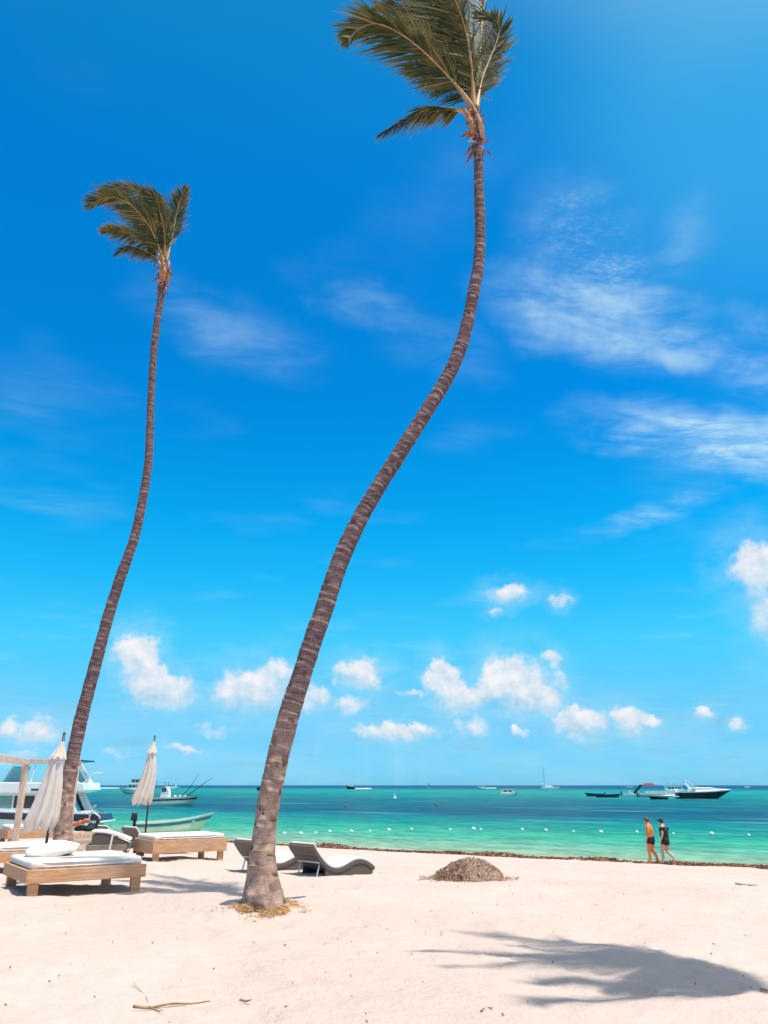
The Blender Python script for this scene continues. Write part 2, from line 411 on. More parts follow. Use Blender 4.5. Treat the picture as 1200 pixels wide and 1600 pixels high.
def glass_green(n, b, out):
    v = n.noise(n.coord(), 1.5, 3)
    n.put(b, 'Base Color', n.mix(v, (.10, .33, .31), (.22, .45, .40)))
    b.inputs['Roughness'].default_value = .1; b.inputs['Alpha'].default_value = .55
material('tinted_glass', glass_green)
simple('teal_paint', (.02, .20, .24), .35, .2, 1)
simple('red_canvas', (.62, .13, .10), .8, .15, 4)
simple('grey_metal', (.45, .45, .45), .35, .1, 6, 0, .6)
simple('rubber_grey', (.22, .24, .26), .6, .2, 3)
simple('foam', (.82, .86, .86), .9, .08, 8)
simple('skin_tan', (.74, .20, .055), .55, .18, 9)
simple('skin_light', (.55, .32, .22), .55, .15, 9)
simple('hair', (.10, .055, .03), .7, .4, 30, .3)
simple('black_cloth', (.016, .017, .020), .85, .3, 12, .3)
simple('navy_cloth', (.012, .016, .038), .8, .3, 12, .3)
simple('weed_dry', (.42, .28, .20), .9, .55, 5)
simple('weed_brown', (.23, .10, .045), .85, .6, 3)
simple('weed_pale', (.56, .39, .29), .9, .35, 12)
simple('coir', (.60, .30, .085), .9, .5, 12)
simple('coir_pale', (.66, .50, .30), .9, .35, 12)
simple('twig', (.36, .20, .10), .85, .4, 14)
simple('orange_paint', (.72, .34, .14), .6, .2, 9)
simple('coral_red', (.70, .16, .11), .6, .25, 6)
simple('board_cream', (.74, .60, .44), .7, .12, 8)
simple('float_white', (.82, .84, .84), .4, .05, 8)
simple('rope', (.62, .64, .60), .8, .1, 20)
simple('sailcloth', (.78, .78, .76), .8, .06, 3)

# ------------------------------------------------------------------ mesh helpers
class MB:
    def __init__(s): s.v = []; s.f = []; s.a = {}
    def add(s, vs, fs, **at):
        o = len(s.v); s.v += [tuple(q) for q in vs]; s.f += [tuple(i + o for i in f) for f in fs]
        for k, val in at.items(): s.a.setdefault(k, []).extend(val if hasattr(val, '__len__') else [val] * len(vs))
        return s
    def box(s, c, size, rz=0.0, taper=1.0):
        hx, hy, hz = (q / 2 for q in size); ca, sa = math.cos(rz), math.sin(rz); vs = []
        for dz, k in ((-hz, 1), (hz, taper)):
            for dx, dy in ((-hx, -hy), (hx, -hy), (hx, hy), (-hx, hy)):
                dx *= k; dy *= k
                vs.append((c[0] + dx * ca - dy * sa, c[1] + dx * sa + dy * ca, c[2] + dz))
        return s.add(vs, [(3, 2, 1, 0), (4, 5, 6, 7), (0, 1, 5, 4), (1, 2, 6, 5), (2, 3, 7, 6), (3, 0, 4, 7)])
    def bar(s, p0, p1, w, h, up=(0, 0, 1)):
        p0, p1, up = Vector(p0), Vector(p1), Vector(up); t = (p1 - p0).normalized()
        sd = t.cross(up)
        if sd.length < 1e-4: sd = t.cross(Vector((1, 0, 0)))
        sd.normalize(); u = sd.cross(t); vs = []
        for p in (p0, p1):
            for a, b in ((-1, -1), (1, -1), (1, 1), (-1, 1)): vs.append(p + sd * a * w / 2 + u * b * h / 2)
        return s.add(vs, [(3, 2, 1, 0), (4, 5, 6, 7), (0, 1, 5, 4), (1, 2, 6, 5), (2, 3, 7, 6), (3, 0, 4, 7)])
    def tube(s, path, rad, n=8, caps=True):
        path = [Vector(p) for p in path]; m = len(path); vs = []; fs = []
        rad = rad if hasattr(rad, '__len__') else [rad] * m
        ref = Vector((0, 0, 1)); t0 = (path[1] - path[0]).normalized()
        if abs(t0.z) > .9: ref = Vector((1, 0, 0))
        sd = t0.cross(ref).normalized()
        for i, p in enumerate(path):
            t = (path[min(i + 1, m - 1)] - path[max(i - 1, 0)]).normalized()
            sd = (sd - t * sd.dot(t)).normalized(); u = t.cross(sd)
            for k in range(n):
                a = 2 * math.pi * k / n
                vs.append(p + (sd * math.cos(a) + u * math.sin(a)) * rad[i])
        for i in range(m - 1):
            for k in range(n):
                a, b2 = i * n + k, i * n + (k + 1) % n
                fs.append((a, b2, b2 + n, a + n))
        if caps: fs.append(tuple(range(n))[::-1]); fs.append(tuple(range((m - 1) * n, m * n)))
        return s.add(vs, fs)
    def loft(s, rings, closed=True, caps=True):
        n = len(rings[0]); vs = [p for r in rings for p in r]; fs = []
        for i in range(len(rings) - 1):
            for k in range(n if closed else n - 1):
                a, b2 = i * n + k, i * n + (k + 1) % n
                fs.append((a, b2, b2 + n, a + n))
        if caps and closed: fs.append(tuple(range(n))[::-1]); fs.append(tuple(range((len(rings) - 1) * n, len(rings) * n)))
        return s.add(vs, fs)
    def prism(s, poly, y0, y1):
        """polygon in the x-z plane drawn out along y"""
        n = len(poly); vs = [(p[0], y0, p[1]) for p in poly] + [(p[0], y1, p[1]) for p in poly]
        fs = [tuple(range(n)), tuple(range(n, 2 * n))[::-1]] + [(k, k + n, (k + 1) % n + n, (k + 1) % n) for k in range(n)]
        return s.add(vs, fs)
    def build(s, name, mat, parent=None, smooth=False, bevel=0.0, seg=2, sub=0, kind=None):
        me = bpy.data.meshes.new(name); me.from_pydata(s.v, [], s.f); me.validate(); me.update()
        for k, val in s.a.items():
            if len(val) == len(me.vertices):
                at = me.attributes.new(k, 'FLOAT', 'POINT'); at.data.foreach_set('value', np.array(val, dtype=np.float32))
        me.materials.append(MATS[mat])
        if smooth: me.polygons.foreach_set('use_smooth', np.ones(len(me.polygons), bool))
        o = bpy.data.objects.new(name, me); COL.objects.link(o)
        if parent: o.parent = parent
        if kind: o['kind'] = kind
        if bevel:
            md = o.modifiers.new('bevel', 'BEVEL'); md.width = bevel; md.segments = seg; md.limit_method = 'ANGLE'
        if sub:
            md = o.modifiers.new('sub', 'SUBSURF'); md.levels = sub; md.render_levels = sub
        return o
def tag(o, label=None, cat=None, group=None, kind=None):
    for k, v in (('label', label), ('category', cat), ('group', group), ('kind', kind)):
        if v: o[k] = v
    return o
def thing(name, label, cat, loc=(0, 0, 0), rz=0.0, group=None):
    o = bpy.data.objects.new(name, None); o.empty_display_size = .2; COL.objects.link(o)
    o.location = loc; o.rotation_euler = (0, 0, rz)
    return tag(o, label, cat, group)
KIDS = {}
def copy_tree(o, parent=None):
    c = o.copy(); COL.objects.link(c); c.parent = parent
    for ch in [q for q in bpy.data.objects if q.parent is o]: copy_tree(ch, c)
    return c

def vnoise(x, y, seed=0):
    x = np.asarray(x, float); y = np.asarray(y, float)
    xi = np.floor(x).astype(np.int64); yi = np.floor(y).astype(np.int64); fx = x - xi; fy = y - yi
    fx = fx * fx * (3 - 2 * fx); fy = fy * fy * (3 - 2 * fy)
    def h(a, b):
        n = (a * 374761393 + b * 668265263 + seed * 974711) & 0x7fffffff
        n = ((n ^ (n >> 13)) * 1274126177) & 0x7fffffff
        return ((n ^ (n >> 16)) & 0xffff) / 65535.0
    return (h(xi, yi) * (1 - fx) + h(xi + 1, yi) * fx) * (1 - fy) + (h(xi, yi + 1) * (1 - fx) + h(xi + 1, yi + 1) * fx) * fy

PALM_BASE = (-1.66, 11.75)
FEET = [(rng.uniform(-9, 9), rng.uniform(5, 21), rng.uniform(0, 6.28), rng.uniform(.5, 1.3)) for _ in range(420)]
def shore_s(x, y):
    s = (np.asarray(x, float) - SHORE_P[0]) * NRM.x + (np.asarray(y, float) - SHORE_P[1]) * NRM.y
    a = np.asarray(x, float) * -NRM.y + np.asarray(y, float) * NRM.x
    return s + 1.0 * (vnoise(a / 9.0, a * 0, 3) - .5) + .45 * (vnoise(a / 2.3, a * 0 + 5, 4) - .5)
def ground(x, y, detail=True):
    x = np.asarray(x, float); y = np.asarray(y, float); s = shore_s(x, y)
    z = np.interp(s, [-400, -30, -6, 0, 1.2, 5, 10.5, 15, 21, 28, 37, 80, 600], [-8, -1.6, -.32, 0, .13, .43, .80, 1.09, 1.42, 1.62, 1.68, 1.75, 2.2])
    k = np.clip(s / 6, 0, 1)
    z = z + k * (.10 * (vnoise(x / 2.6, y / 2.6, 1) - .5) + .075 * (vnoise(x / .85, y / .85, 2) - .5))
    if detail:
        z = z + k * (.042 * (vnoise(x / .34, y / .34, 6) - .5) + .014 * (vnoise(x / .15, y / .15, 7) - .5))
        for fx, fy, fa, fs in FEET:
            dx, dy = x - fx, y - fy
            near = (np.abs(dx) < .5) & (np.abs(dy) < .5)
            if not np.any(near): continue
            u = dx * math.cos(fa) + dy * math.sin(fa); v = -dx * math.sin(fa) + dy * math.cos(fa)
            r2 = (u / .17) ** 2 + (v / .085) ** 2
            z = z - np.where(near, fs * (.035 * np.exp(-r2) - .014 * np.exp(-(np.sqrt(r2) - 1.6) ** 2 * 4)), 0)
    r2 = (x - PALM_BASE[0]) ** 2 + (y - PALM_BASE[1]) ** 2
    return z + .10 * np.exp(-r2 / .30)
def gz(x, y): return float(ground(x, y, False))
def on_ground(px, py):
    d = ray(px, py); k = 3.0
    for _ in range(4000):
        p = d * k
        if EYE + p.z < gz(p.x, p.y): break
        k += .02
    return Vector((p.x, p.y, gz(p.x, p.y)))

# ------------------------------------------------------------------ setting: sand and sea
def axis(lo, hi, a, b, step, g=1.16):
    v = list(np.arange(a, b + 1e-6, step)); st = step
    while v[-1] < hi: st *= g; v.append(v[-1] + st)
    st = step
    while v[0] > lo: st *= g; v.insert(0, v[0] - st)
    return np.array(v)
def sheet(xs, ys, zfun):
    X, Y = np.meshgrid(xs, ys); Z = zfun(X, Y)
    vs = np.stack([X, Y, Z], -1).reshape(-1, 3); nx, ny = len(xs), len(ys)
    i = np.arange(nx - 1)[None, :] + (np.arange(ny - 1) * nx)[:, None]
    fs = np.stack([i, i + 1, i + 1 + nx, i + nx], -1).reshape(-1, 4)
    return vs, fs
def big_mesh(name, vs, fs, mat, smooth=True):
    me = bpy.data.meshes.new(name)
    me.vertices.add(len(vs)); me.vertices.foreach_set('co', vs.astype(np.float32).ravel())
    me.loops.add(fs.size); me.loops.foreach_set('vertex_index', fs.astype(np.int32).ravel())
    me.polygons.add(len(fs)); me.polygons.foreach_set('loop_start', np.arange(len(fs), dtype=np.int32) * 4)
    me.polygons.foreach_set('use_smooth', np.full(len(fs), smooth))
    me.update(calc_edges=True); me.materials.append(MATS[mat])
    o = bpy.data.objects.new(name, me); COL.objects.link(o); return o
vs, fs = sheet(axis(-300, 300, -11, 11, .08), axis(-300, 160, 4.5, 22, .075), ground)
keep = (shore_s(vs[:, 0], vs[:, 1]) > -22)[fs].any(1)
tag(big_mesh('beach_sand', vs, fs[keep], 'sand'), 'pale trodden beach sand sloping down to the sea', None, None, 'structure')
def sea_z(X, Y): return 0 * X
vs, fs = sheet(axis(-45000, 45000, -60, 60, 2.0, 1.25), axis(2, 45000, 20, 140, 2.0, 1.25), sea_z)
keep = (((vs[:, 0] - SHORE_P[0]) * NRM.x + (vs[:, 1] - SHORE_P[1]) * NRM.y) < 8)[fs].all(1)
tag(big_mesh('sea', vs, fs[keep], 'sea'), 'turquoise sea with dark blue reef bands out to the horizon', None, None, 'structure')

# ------------------------------------------------------------------ palms
def spline(pts, n):
    P = np.array(pts, float); d = np.r_[0, np.cumsum(np.linalg.norm(np.diff(P, axis=0), axis=1))]
    t = np.linspace(0, d[-1], n); out = []
    M = np.zeros_like(P)                                   # Hermite tangents
    for i in range(len(P)):
        a, b = max(i - 1, 0), min(i + 1, len(P) - 1); M[i] = (P[b] - P[a]) / (d[b] - d[a])
    for q in t:
        i = min(max(np.searchsorted(d, q) - 1, 0), len(P) - 2); h = d[i + 1] - d[i]; u = (q - d[i]) / h
        out.append((2 * u**3 - 3 * u**2 + 1) * P[i] + (u**3 - 2 * u**2 + u) * h * M[i] + (-2 * u**3 + 3 * u**2) * P[i + 1] + (u**3 - u**2) * h * M[i + 1])
    return np.array(out), t
def trunk_mesh(path_pts, widths, ring_lo, ring_hi, seed, gnd, fade=1.0):
    """bark in stacked ring scars, each a little wider at its top edge"""
    r_ = random.Random(seed)
    dense, t = spline(path_pts, 500); L = t[-1]
    wx = np.linspace(0, 1, len(widths)) if not isinstance(widths[0], tuple) else np.array([w[0] for w in widths])
    ww = np.array(widths) if not isinstance(widths[0], tuple) else np.array([w[1] for w in widths])
    mb = MB(); N = 22; s = 0.0; rings = []; scar = []
    prevr = None
    while s < L - .02:
        h = (ring_lo + (ring_hi - ring_lo) * s / L) * r_.choice((.45, .7, .9, 1.0, 1.15, 1.4, 1.75))
        amp = r_.uniform(.008, .042) * (0.25 + .75 * min(1, max(0, s - .5) / 2.2)); ph = r_.uniform(0, 6.28); tilt = r_.uniform(-.03, .03); bright = r_.uniform(.25, 1.0)
        for f, k, sc in ((.02, -.2, .0), (.55, .25, 0.0), (.86, 1.0, .45), (1.0, .75, 1.0)):
            q = min(s + h * f, L)
            rings.append((q, k * amp, ph, tilt)); scar.append(sc * fade * bright)
        s += h
    vs, at, hh = [], [], []
    for (q, k, ph, tilt), sc in zip(rings, scar):
        i = min(int(q / L * 499), 498); c = dense[i] + (dense[i + 1] - dense[i]) * (q / L * 499 - i)
        T = dense[min(i + 3, 499)] - dense[max(i - 3, 0)]; T /= np.linalg.norm(T)
        sd = np.cross(T, (0, 1, 0)); sd /= np.linalg.norm(sd); u = np.cross(sd, T)
        r = np.interp(q / L, wx, ww) / 2 * (1 + .07 * (float(vnoise(q * 1.7, 3.0, seed)) - .5) + .05 * (float(vnoise(q * 5.0, 8.0, seed)) - .5))
        for j in range(N):
            a = 2 * math.pi * j / N
            wob = 1 + .020 * math.sin(3 * a + ph) + .03 * (vnoise(j * .7 + 3 * ph, q * 3, seed) - .5)
            if q < .5: wob += (.5 - q) * .22 * (math.sin(5 * a + 1.3) * .5 + math.sin(9 * a) * .4) * 1.0
            p = c + (sd * math.cos(a) + u * math.sin(a)) * r * wob * (1 + k) + T * tilt * math.cos(a + ph)
            vs.append(p); at.append(sc); hh.append(max(0.0, p[2] - gnd))
    fs = []
    for i in range(len(rings) - 1):
        for j in range(N):
            a, b = i * N + j, i * N + (j + 1) % N; fs.append((a, b, b + N, a + N))
    fs.append(tuple(range((len(rings) - 1) * N, len(rings) * N)))
    mb.add(vs, fs, scar=at, height=hh)
    return mb
WIND = np.array((-1.0, .10, .05))
def frond(palm, base, pts, nrm, seed, length=.8, pairs=95, wind=.45, droop=.25, sides=(1, 1), start=.13, fold=0.0, width=.045):
    """one feather leaf: a tapering rachis and two rows of drooping, wind-blown leaflets"""
    r_ = random.Random(seed); pairs = int(pairs * 1.25)
    P, t = spline(pts, 60); L = t[-1]
    rb = MB(); rb.tube([p - base for p in P], [max(.006, .030 * (1 - i / 59) ** .8 + .040 * max(0, 1 - i / 14) ** 1.3) for i in range(60)], 6)
    fr = rb.build('frond', 'rachis', palm, True)
    mb = MB(); nrm = np.array(nrm, float); nrm /= np.linalg.norm(nrm)
    for k in range(pairs):
        u = start + (1 - start) * (k + r_.random() * .6) / pairs
        i = min(int(u * 59), 58); p0 = P[i] + (P[i + 1] - P[i]) * (u * 59 - i)
        T = P[min(i + 2, 59)] - P[max(i - 2, 0)]; T /= np.linalg.norm(T)
        S = np.cross(nrm, T); S /= np.linalg.norm(S); Nn = np.cross(T, S)
        ln = length * (0.35 + 1.0 * math.sin(math.pi * min(1, (u - start) / (1 - start) * .86 + .16)) ** .75) * .78 * r_.uniform(.62, 1.15)
        ang = R(62 - 36 * u) + r_.gauss(0, .16)
        for sd, keepw in ((1, sides[0]), (-1, sides[1])):
            if r_.random() > keepw + .02: continue
            l2 = ln * (.45 + .55 * keepw)
            D = T * math.cos(ang) + S * sd * math.sin(ang) + Nn * (fold + r_.gauss(-.05, .17))
            D = D + WIND * wind * r_.uniform(.3, 1.3); D /= np.linalg.norm(D)
            w = width * r_.uniform(.7, 1.15); pos = p0.copy(); vs = []; tip = []
            side = np.cross(D, Nn); side /= max(1e-6, np.linalg.norm(side))
            nseg = 4; tn = min(1, max(0, r_.gauss(.40, .30))) if r_.random() > .10 else r_.uniform(1.3, 2.0)
            for q in range(nseg + 1):
                f = q / nseg; ww = w * (.5 + 1.4 * f) if f < .3 else w * (.92 - .86 * ((f - .3) / .7) ** 1.6)
                vs += [pos - side * ww / 2 - base, pos + side * ww / 2 - base]; tip += [f, f]
                D = D + WIND * wind * .28 + np.array((0, 0, -1)) * droop * (.35 + f) * .5; D /= np.linalg.norm(D)
                pos = pos + D * l2 / nseg
            mb.add(vs, [(2 * q, 2 * q + 1, 2 * q + 3, 2 * q + 2) for q in range(nseg)], tip=tip, tone=[tn] * len(vs))
    mb.build('leaflets', 'palm_leaf', fr, False, kind='stuff')
    return fr
def crown_base(palm, base, top, axis_, r, seed, ragged=1.0):
    """sheaths and torn fibre where the leaves leave the stem"""
    r_ = random.Random(seed); top = np.array(top); ax = np.array(axis_, float); ax /= np.linalg.norm(ax)
    mb = MB()
    for k in range(7):
        a = k * 2.4 + r_.random(); o = np.array((math.cos(a), math.sin(a), 0))
        hs = r_.uniform(.55, 1.0); p = [top - ax * .45 + o * r * .70, top - ax * .1 + o * r * .95, top + ax * .25 * hs + o * r * 1.05 + WIND * .04, top + ax * .52 * hs + o * r * 1.35 + WIND * .10]
        mb.tube([q - base for q in p], [r * .50, r * .52, r * .33, .012], 7)
    mb.build('leaf_sheath', 'sheath', palm, True)
    fb = MB()
    for k in range(int(120 * ragged)):
        a = r_.uniform(0, 6.28); h = r_.uniform(-.75, .25); o = np.array((math.cos(a), math.sin(a), 0))
        p0 = top + ax * h + o * r * r_.uniform(.9, 1.25); d = o * r_.uniform(.2, .8) + np.array((0, 0, r_.uniform(-.9, .6))) + WIND * .3
        ln = r_.uniform(.12, .34); p1 = p0 + d * ln * .5; p2 = p1 + (d + np.array((0, 0, -.7))) * ln * .5
        sd = np.cross(d, o + .01); sd /= np.linalg.norm(sd); w = r_.uniform(.012, .05)
        fb.add([p0 - sd * w - base, p0 + sd * w - base, p1 - sd * w * .8 - base, p1 + sd * w * .8 - base, p2 - base], [(0, 1, 3, 2), (2, 3, 4)])
    fb.build('fibre', 'fibre', palm, False, kind='stuff')
def px_path(pts, Y0):
    """pixels with a distance each -> places"""
    return [np.array(at_y(q[0], q[1], Y0 + (q[2] if len(q) > 2 else 0.0))) for q in pts]
def width_m(px, py, w, Y):
    p = at_y(px, py, Y); depth = p.y * CP + (p.z - EYE) * SP
    return w * depth / FPX

# the tall palm in front
Y1 = PALM_BASE[1]
tp1 = [(412, 1436), (411, 1400), (410, 1367), (410, 1330), (414, 1294), (419, 1257), (426.5, 1221), (437, 1172), (450, 1123), (457, 1100), (473, 1050), (489, 1000),
       (507, 950), (523, 900), (543, 850), (568, 800), (598, 750), (630, 700), (668, 640), (703, 582), (725, 525), (738, 467), (748, 410), (750, 352), (748, 295), (747, 237), (743, 190)]
ww1 = [80, 64, 50, 40, 37, 35, 34, 34, 33, 32.5, 30, 29, 28.5, 27.5, 26.5, 25.5, 24.5, 24, 22.5, 21, 19.5, 18, 17, 15.5, 15, 14.5, 15]
P1 = px_path(tp1, Y1)
L1 = np.r_[0, np.cumsum([np.linalg.norm(P1[i + 1] - P1[i]) for i in range(len(P1) - 1)])]
base1 = np.array((P1[0][0], Y1, gz(P1[0][0], Y1)))
W1 = [(L1[i] / L1[-1], width_m(tp1[i][0], tp1[i][1], ww1[i], Y1)) for i in range(len(tp1))]
palm1 = thing('coconut_palm', 'tall leaning coconut palm in front of the wave loungers, crown cut by top edge', 'palm tree', base1, 0, 'coconut palms on the beach')
mb = trunk_mesh([p for p in P1], W1, .135, .085, 5, base1[2])
mb.v = [tuple(np.array(q) - base1) for q in mb.v]
mb.build('trunk', 'palm_bark', palm1, True)
top1 = P1[-1]
crown_base(palm1, base1, top1, (-.12, 0, 1), .098, 3, .35)
F1 = [
    ([(741, 172, 0), (718, 140, -.1), (690, 108, -.2), (660, 79, -.3), (632, 57, -.4), (605, 42, -.45), (583, 37, -.5), (562, 45, -.55), (546, 60, -.6)], (.1, -.8, -.5), .95, 150, .40, .10, (1, 1), .16, 0),
    ([(740, 168, 0), (738, 120, -.1), (732, 70, -.25), (722, 30, -.4), (711, 0, -.5), (698, -30, -.6), (680, -55, -.7)], (.1, -.8, -.5), 1.15, 150, .55, .05, (1, .8), .12, 0),
    ([(744, 170, 0), (753, 125, .1), (767, 88, .2), (777, 62, .25), (781, 46, .25), (776, 34, .2), (762, 27, .2), (744, 25, .1)], (.2, -.9, -.3), .62, 120, .10, -.25, (.9, 1), .12, .1),
    ([(737, 178, 0), (716, 172, .1), (690, 169, .2), (665, 171, .3), (640, 183, .3), (615, 197, .3), (592, 211, .3)], (.1, -.3, .9), .60, 110, .30, .45, (1, 1), .14, -.25),
    ([(740, 168, .2), (722, 120, .7), (700, 78, 1.1), (672, 42, 1.4), (640, 18, 1.6), (610, 10, 1.7), (585, 16, 1.8)], (.1, -.8, -.5), .95, 140, .40, .12, (1, 1), .14, 0),
    ([(741, 166, .2), (728, 105, .6), (708, 55, 1.0), (680, 12, 1.3), (648, -14, 1.4), (612, -22, 1.5), (578, -14, 1.5)], (.1, -.8, -.4), 1.0, 140, .40, .10, (1, 1), .14, 0),
    ([(742, 166, .1), (747, 110, .4), (752, 60, .7), (752, 15, .9), (745, -25, 1.1), (725, -55, 1.2)], (.1, -.9, -.3), .85, 130, .45, .0, (1, .8), .14, 0),
    ([(742, 168, .2), (744, 120, .9), (738, 70, 1.6), (722, 30, 2.1), (700, 2, 2.5), (675, -14, 2.8)], (.1, -.8, -.5), .9, 120, .45, .1, (1, 1), .14, 0),
    ([(738, 172, .2), (724, 150, .5), (706, 128, .9), (684, 114, 1.3), (660, 108, 1.6), (636, 112, 1.8)], (.1, -.5, -.8), .75, 100, .35, .25, (1, 1), .14, 0),
]
for i, a in enumerate(F1):
    frond(palm1, base1, px_path(a[0], Y1), a[1], 20 + i, *a[2:])

# the second palm, further back on the left
Y2 = 23.0
tp2 = [(97, 1330), (98, 1308), (99.5, 1280), (103, 1240), (111, 1200), (118.5, 1160), (127.5, 1120), (138, 1080), (148.5, 1040), (159, 1000), (173, 950), (189, 900),
       (210, 840), (223, 780), (232, 720), (234.5, 660), (237, 600), (241, 540), (249, 480), (254, 450), (258, 425)]
ww2 = [34, 29, 26, 24, 21.5, 20.5, 20, 19, 18.5, 18, 17, 16, 14.5, 13, 12, 11.5, 10.5, 10.5, 10.5, 10.5, 11]
P2 = px_path(tp2, Y2)
L2 = np.r_[0, np.cumsum([np.linalg.norm(P2[i + 1] - P2[i]) for i in range(len(P2) - 1)])]
base2 = np.array((P2[0][0], Y2, gz(P2[0][0], Y2)))
W2 = [(L2[i] / L2[-1], width_m(tp2[i][0], tp2[i][1], ww2[i], Y2)) for i in range(len(tp2))]
palm2 = thing('coconut_palm', 'slender curved coconut palm on the left behind the closed parasol', 'palm tree', base2, 0, 'coconut palms on the beach')
mb = trunk_mesh(P2, W2, .15, .11, 9, base2[2], .45); mb.v = [tuple(np.array(q) - base2) for q in mb.v]
mb.build('trunk', 'palm_bark', palm2, True)
crown_base(palm2, base2, P2[-1], (0, 0, 1), .14, 8, 1.0)
F2 = [
    ([(256, 410, 0), (247, 382, -.1), (236, 358, -.3), (220, 336, -.5), (202, 319, -.7), (180, 309, -.9), (158, 311, -1.0), (140, 322, -1.1)], (.1, -.8, -.5), 1.0, 120, .42, .12, (1, 1), .14, 0),
    ([(257, 408, .2), (253, 365, .4), (246, 333, .7), (231, 310, 1.0), (210, 297, 1.3), (184, 292, 1.5), (156, 300, 1.6)], (.1, -.8, -.5), 1.05, 120, .40, .10, (1, 1), .14, 0),
    ([(260, 408, 0), (268, 375, .1), (273, 348, .2), (278, 326, .2), (284, 307, .2), (291, 293, .2)], (.2, -.9, -.3), .72, 90, .05, -.35, (1, 1), .30, .1),
    ([(255, 410, .1), (240, 388, .2), (220, 372, .3), (198, 364, .4), (176, 358, .4), (160, 361, .4)], (.1, -.5, -.8), .80, 95, .38, .3, (1, 1), .14, 0),
    ([(254, 412, .1), (238, 398, .2), (218, 388, .3), (198, 386, .4), (180, 397, .4)], (.1, -.3, .9), .75, 85, .30, .4, (1, 1), .14, -.2),
    ([(258, 406, .1), (257, 365, -.2), (251, 335, -.4), (242, 312, -.6), (226, 297, -.8)], (.1, -.8, -.5), .90, 110, .45, .05, (1, .9), .14, 0),
    ([(259, 406, .3), (262, 368, .6), (260, 338, .9), (254, 314, 1.2), (242, 298, 1.4)], (.1, -.9, -.4), .85, 100, .45, .05, (1, .9), .16, 0),
    ([(256, 408, .3), (245, 372, .9), (232, 348, 1.4), (212, 332, 1.9), (190, 328, 2.2)], (.1, -.8, -.5), .9, 100, .40, .2, (1, 1), .14, 0),
]
for i, a in enumerate(F2):
    frond(palm2, base2, px_path(a[0], Y2), a[1], 60 + i, *a[2:])

# a third palm of the same row stands just right of the frame; its crown throws the shadow in front
palm3 = copy_tree(palm1)
apex = on_ground(1215, 1549)
K3, A3 = .78, R(10)                                       # a little shorter and turned
v3 = Matrix.Rotation(A3, 3, 'Z') @ Vector(tuple(top1 - base1)) * K3
q3 = apex
for _ in range(3):
    foot3 = apex + SUNV * ((gz(q3.x, q3.y) + v3.z - apex.z) / SUNV.z) - v3; q3 = foot3
palm3.location = (foot3.x, foot3.y, gz(foot3.x, foot3.y)); palm3.rotation_euler = (0, 0, A3); palm3.scale = (K3, K3, K3)
for k, ch in enumerate([q for q in bpy.data.objects if q.parent is palm3 and q.name.startswith('frond')][:7]):
    c = copy_tree(ch, palm3); piv = Vector(tuple(top1 - base1))
    c.matrix_local = Matrix.Translation(piv) @ Matrix.Rotation(R((-26, 20, 30, -18, 24, -34, 14)[k]), 4, 'Z') @ Matrix.Scale(.85, 4) @ Matrix.Translation(-piv)
palm3['label'] = 'coconut palm right beside the photographer, known by its crown shadow on the sand'

# fallen root fibre round the foot of the front palm
mb, mb2 = MB(), MB()
for k in range(4200):
    a = random.uniform(0, 6.28); rr = abs(random.gauss(0, 1)) * .11 + .24
    x, y = base1[0] + .03 + math.cos(a) * rr * 1.15, base1[1] - .06 + math.sin(a) * rr
    if random.random() < .6 and math.sin(a) > .2: continue
    if float(vnoise(x * 6, y * 6, 51)) < random.uniform(.25, .62): continue
    z = gz(x, y) + random.uniform(.002, .04); ln = random.uniform(.025, .10); d = random.uniform(0, 6.28); w = random.uniform(.002, .006)
    dx, dy = math.cos(d) * ln / 2, math.sin(d) * ln / 2; e = random.uniform(-.02, .03)
    (mb if random.random() < .55 else mb2).add([(x - dx - dy * w / ln, y - dy + dx * w / ln, z), (x - dx + dy * w / ln, y - dy - dx * w / ln, z), (x + dx, y + dy, z + e), (x, y, z + .012)],
                                               [(0, 1, 3), (1, 2, 3), (2, 0, 3)])
t = thing('root_litter', 'orange and straw coloured root fibre heaped round the foot of the front palm', 'fibre litter'); t['kind'] = 'stuff'
mb.build('orange_fibre', 'coir', t, kind='stuff'); mb2.build('straw_fibre', 'coir_pale', t, kind='stuff')

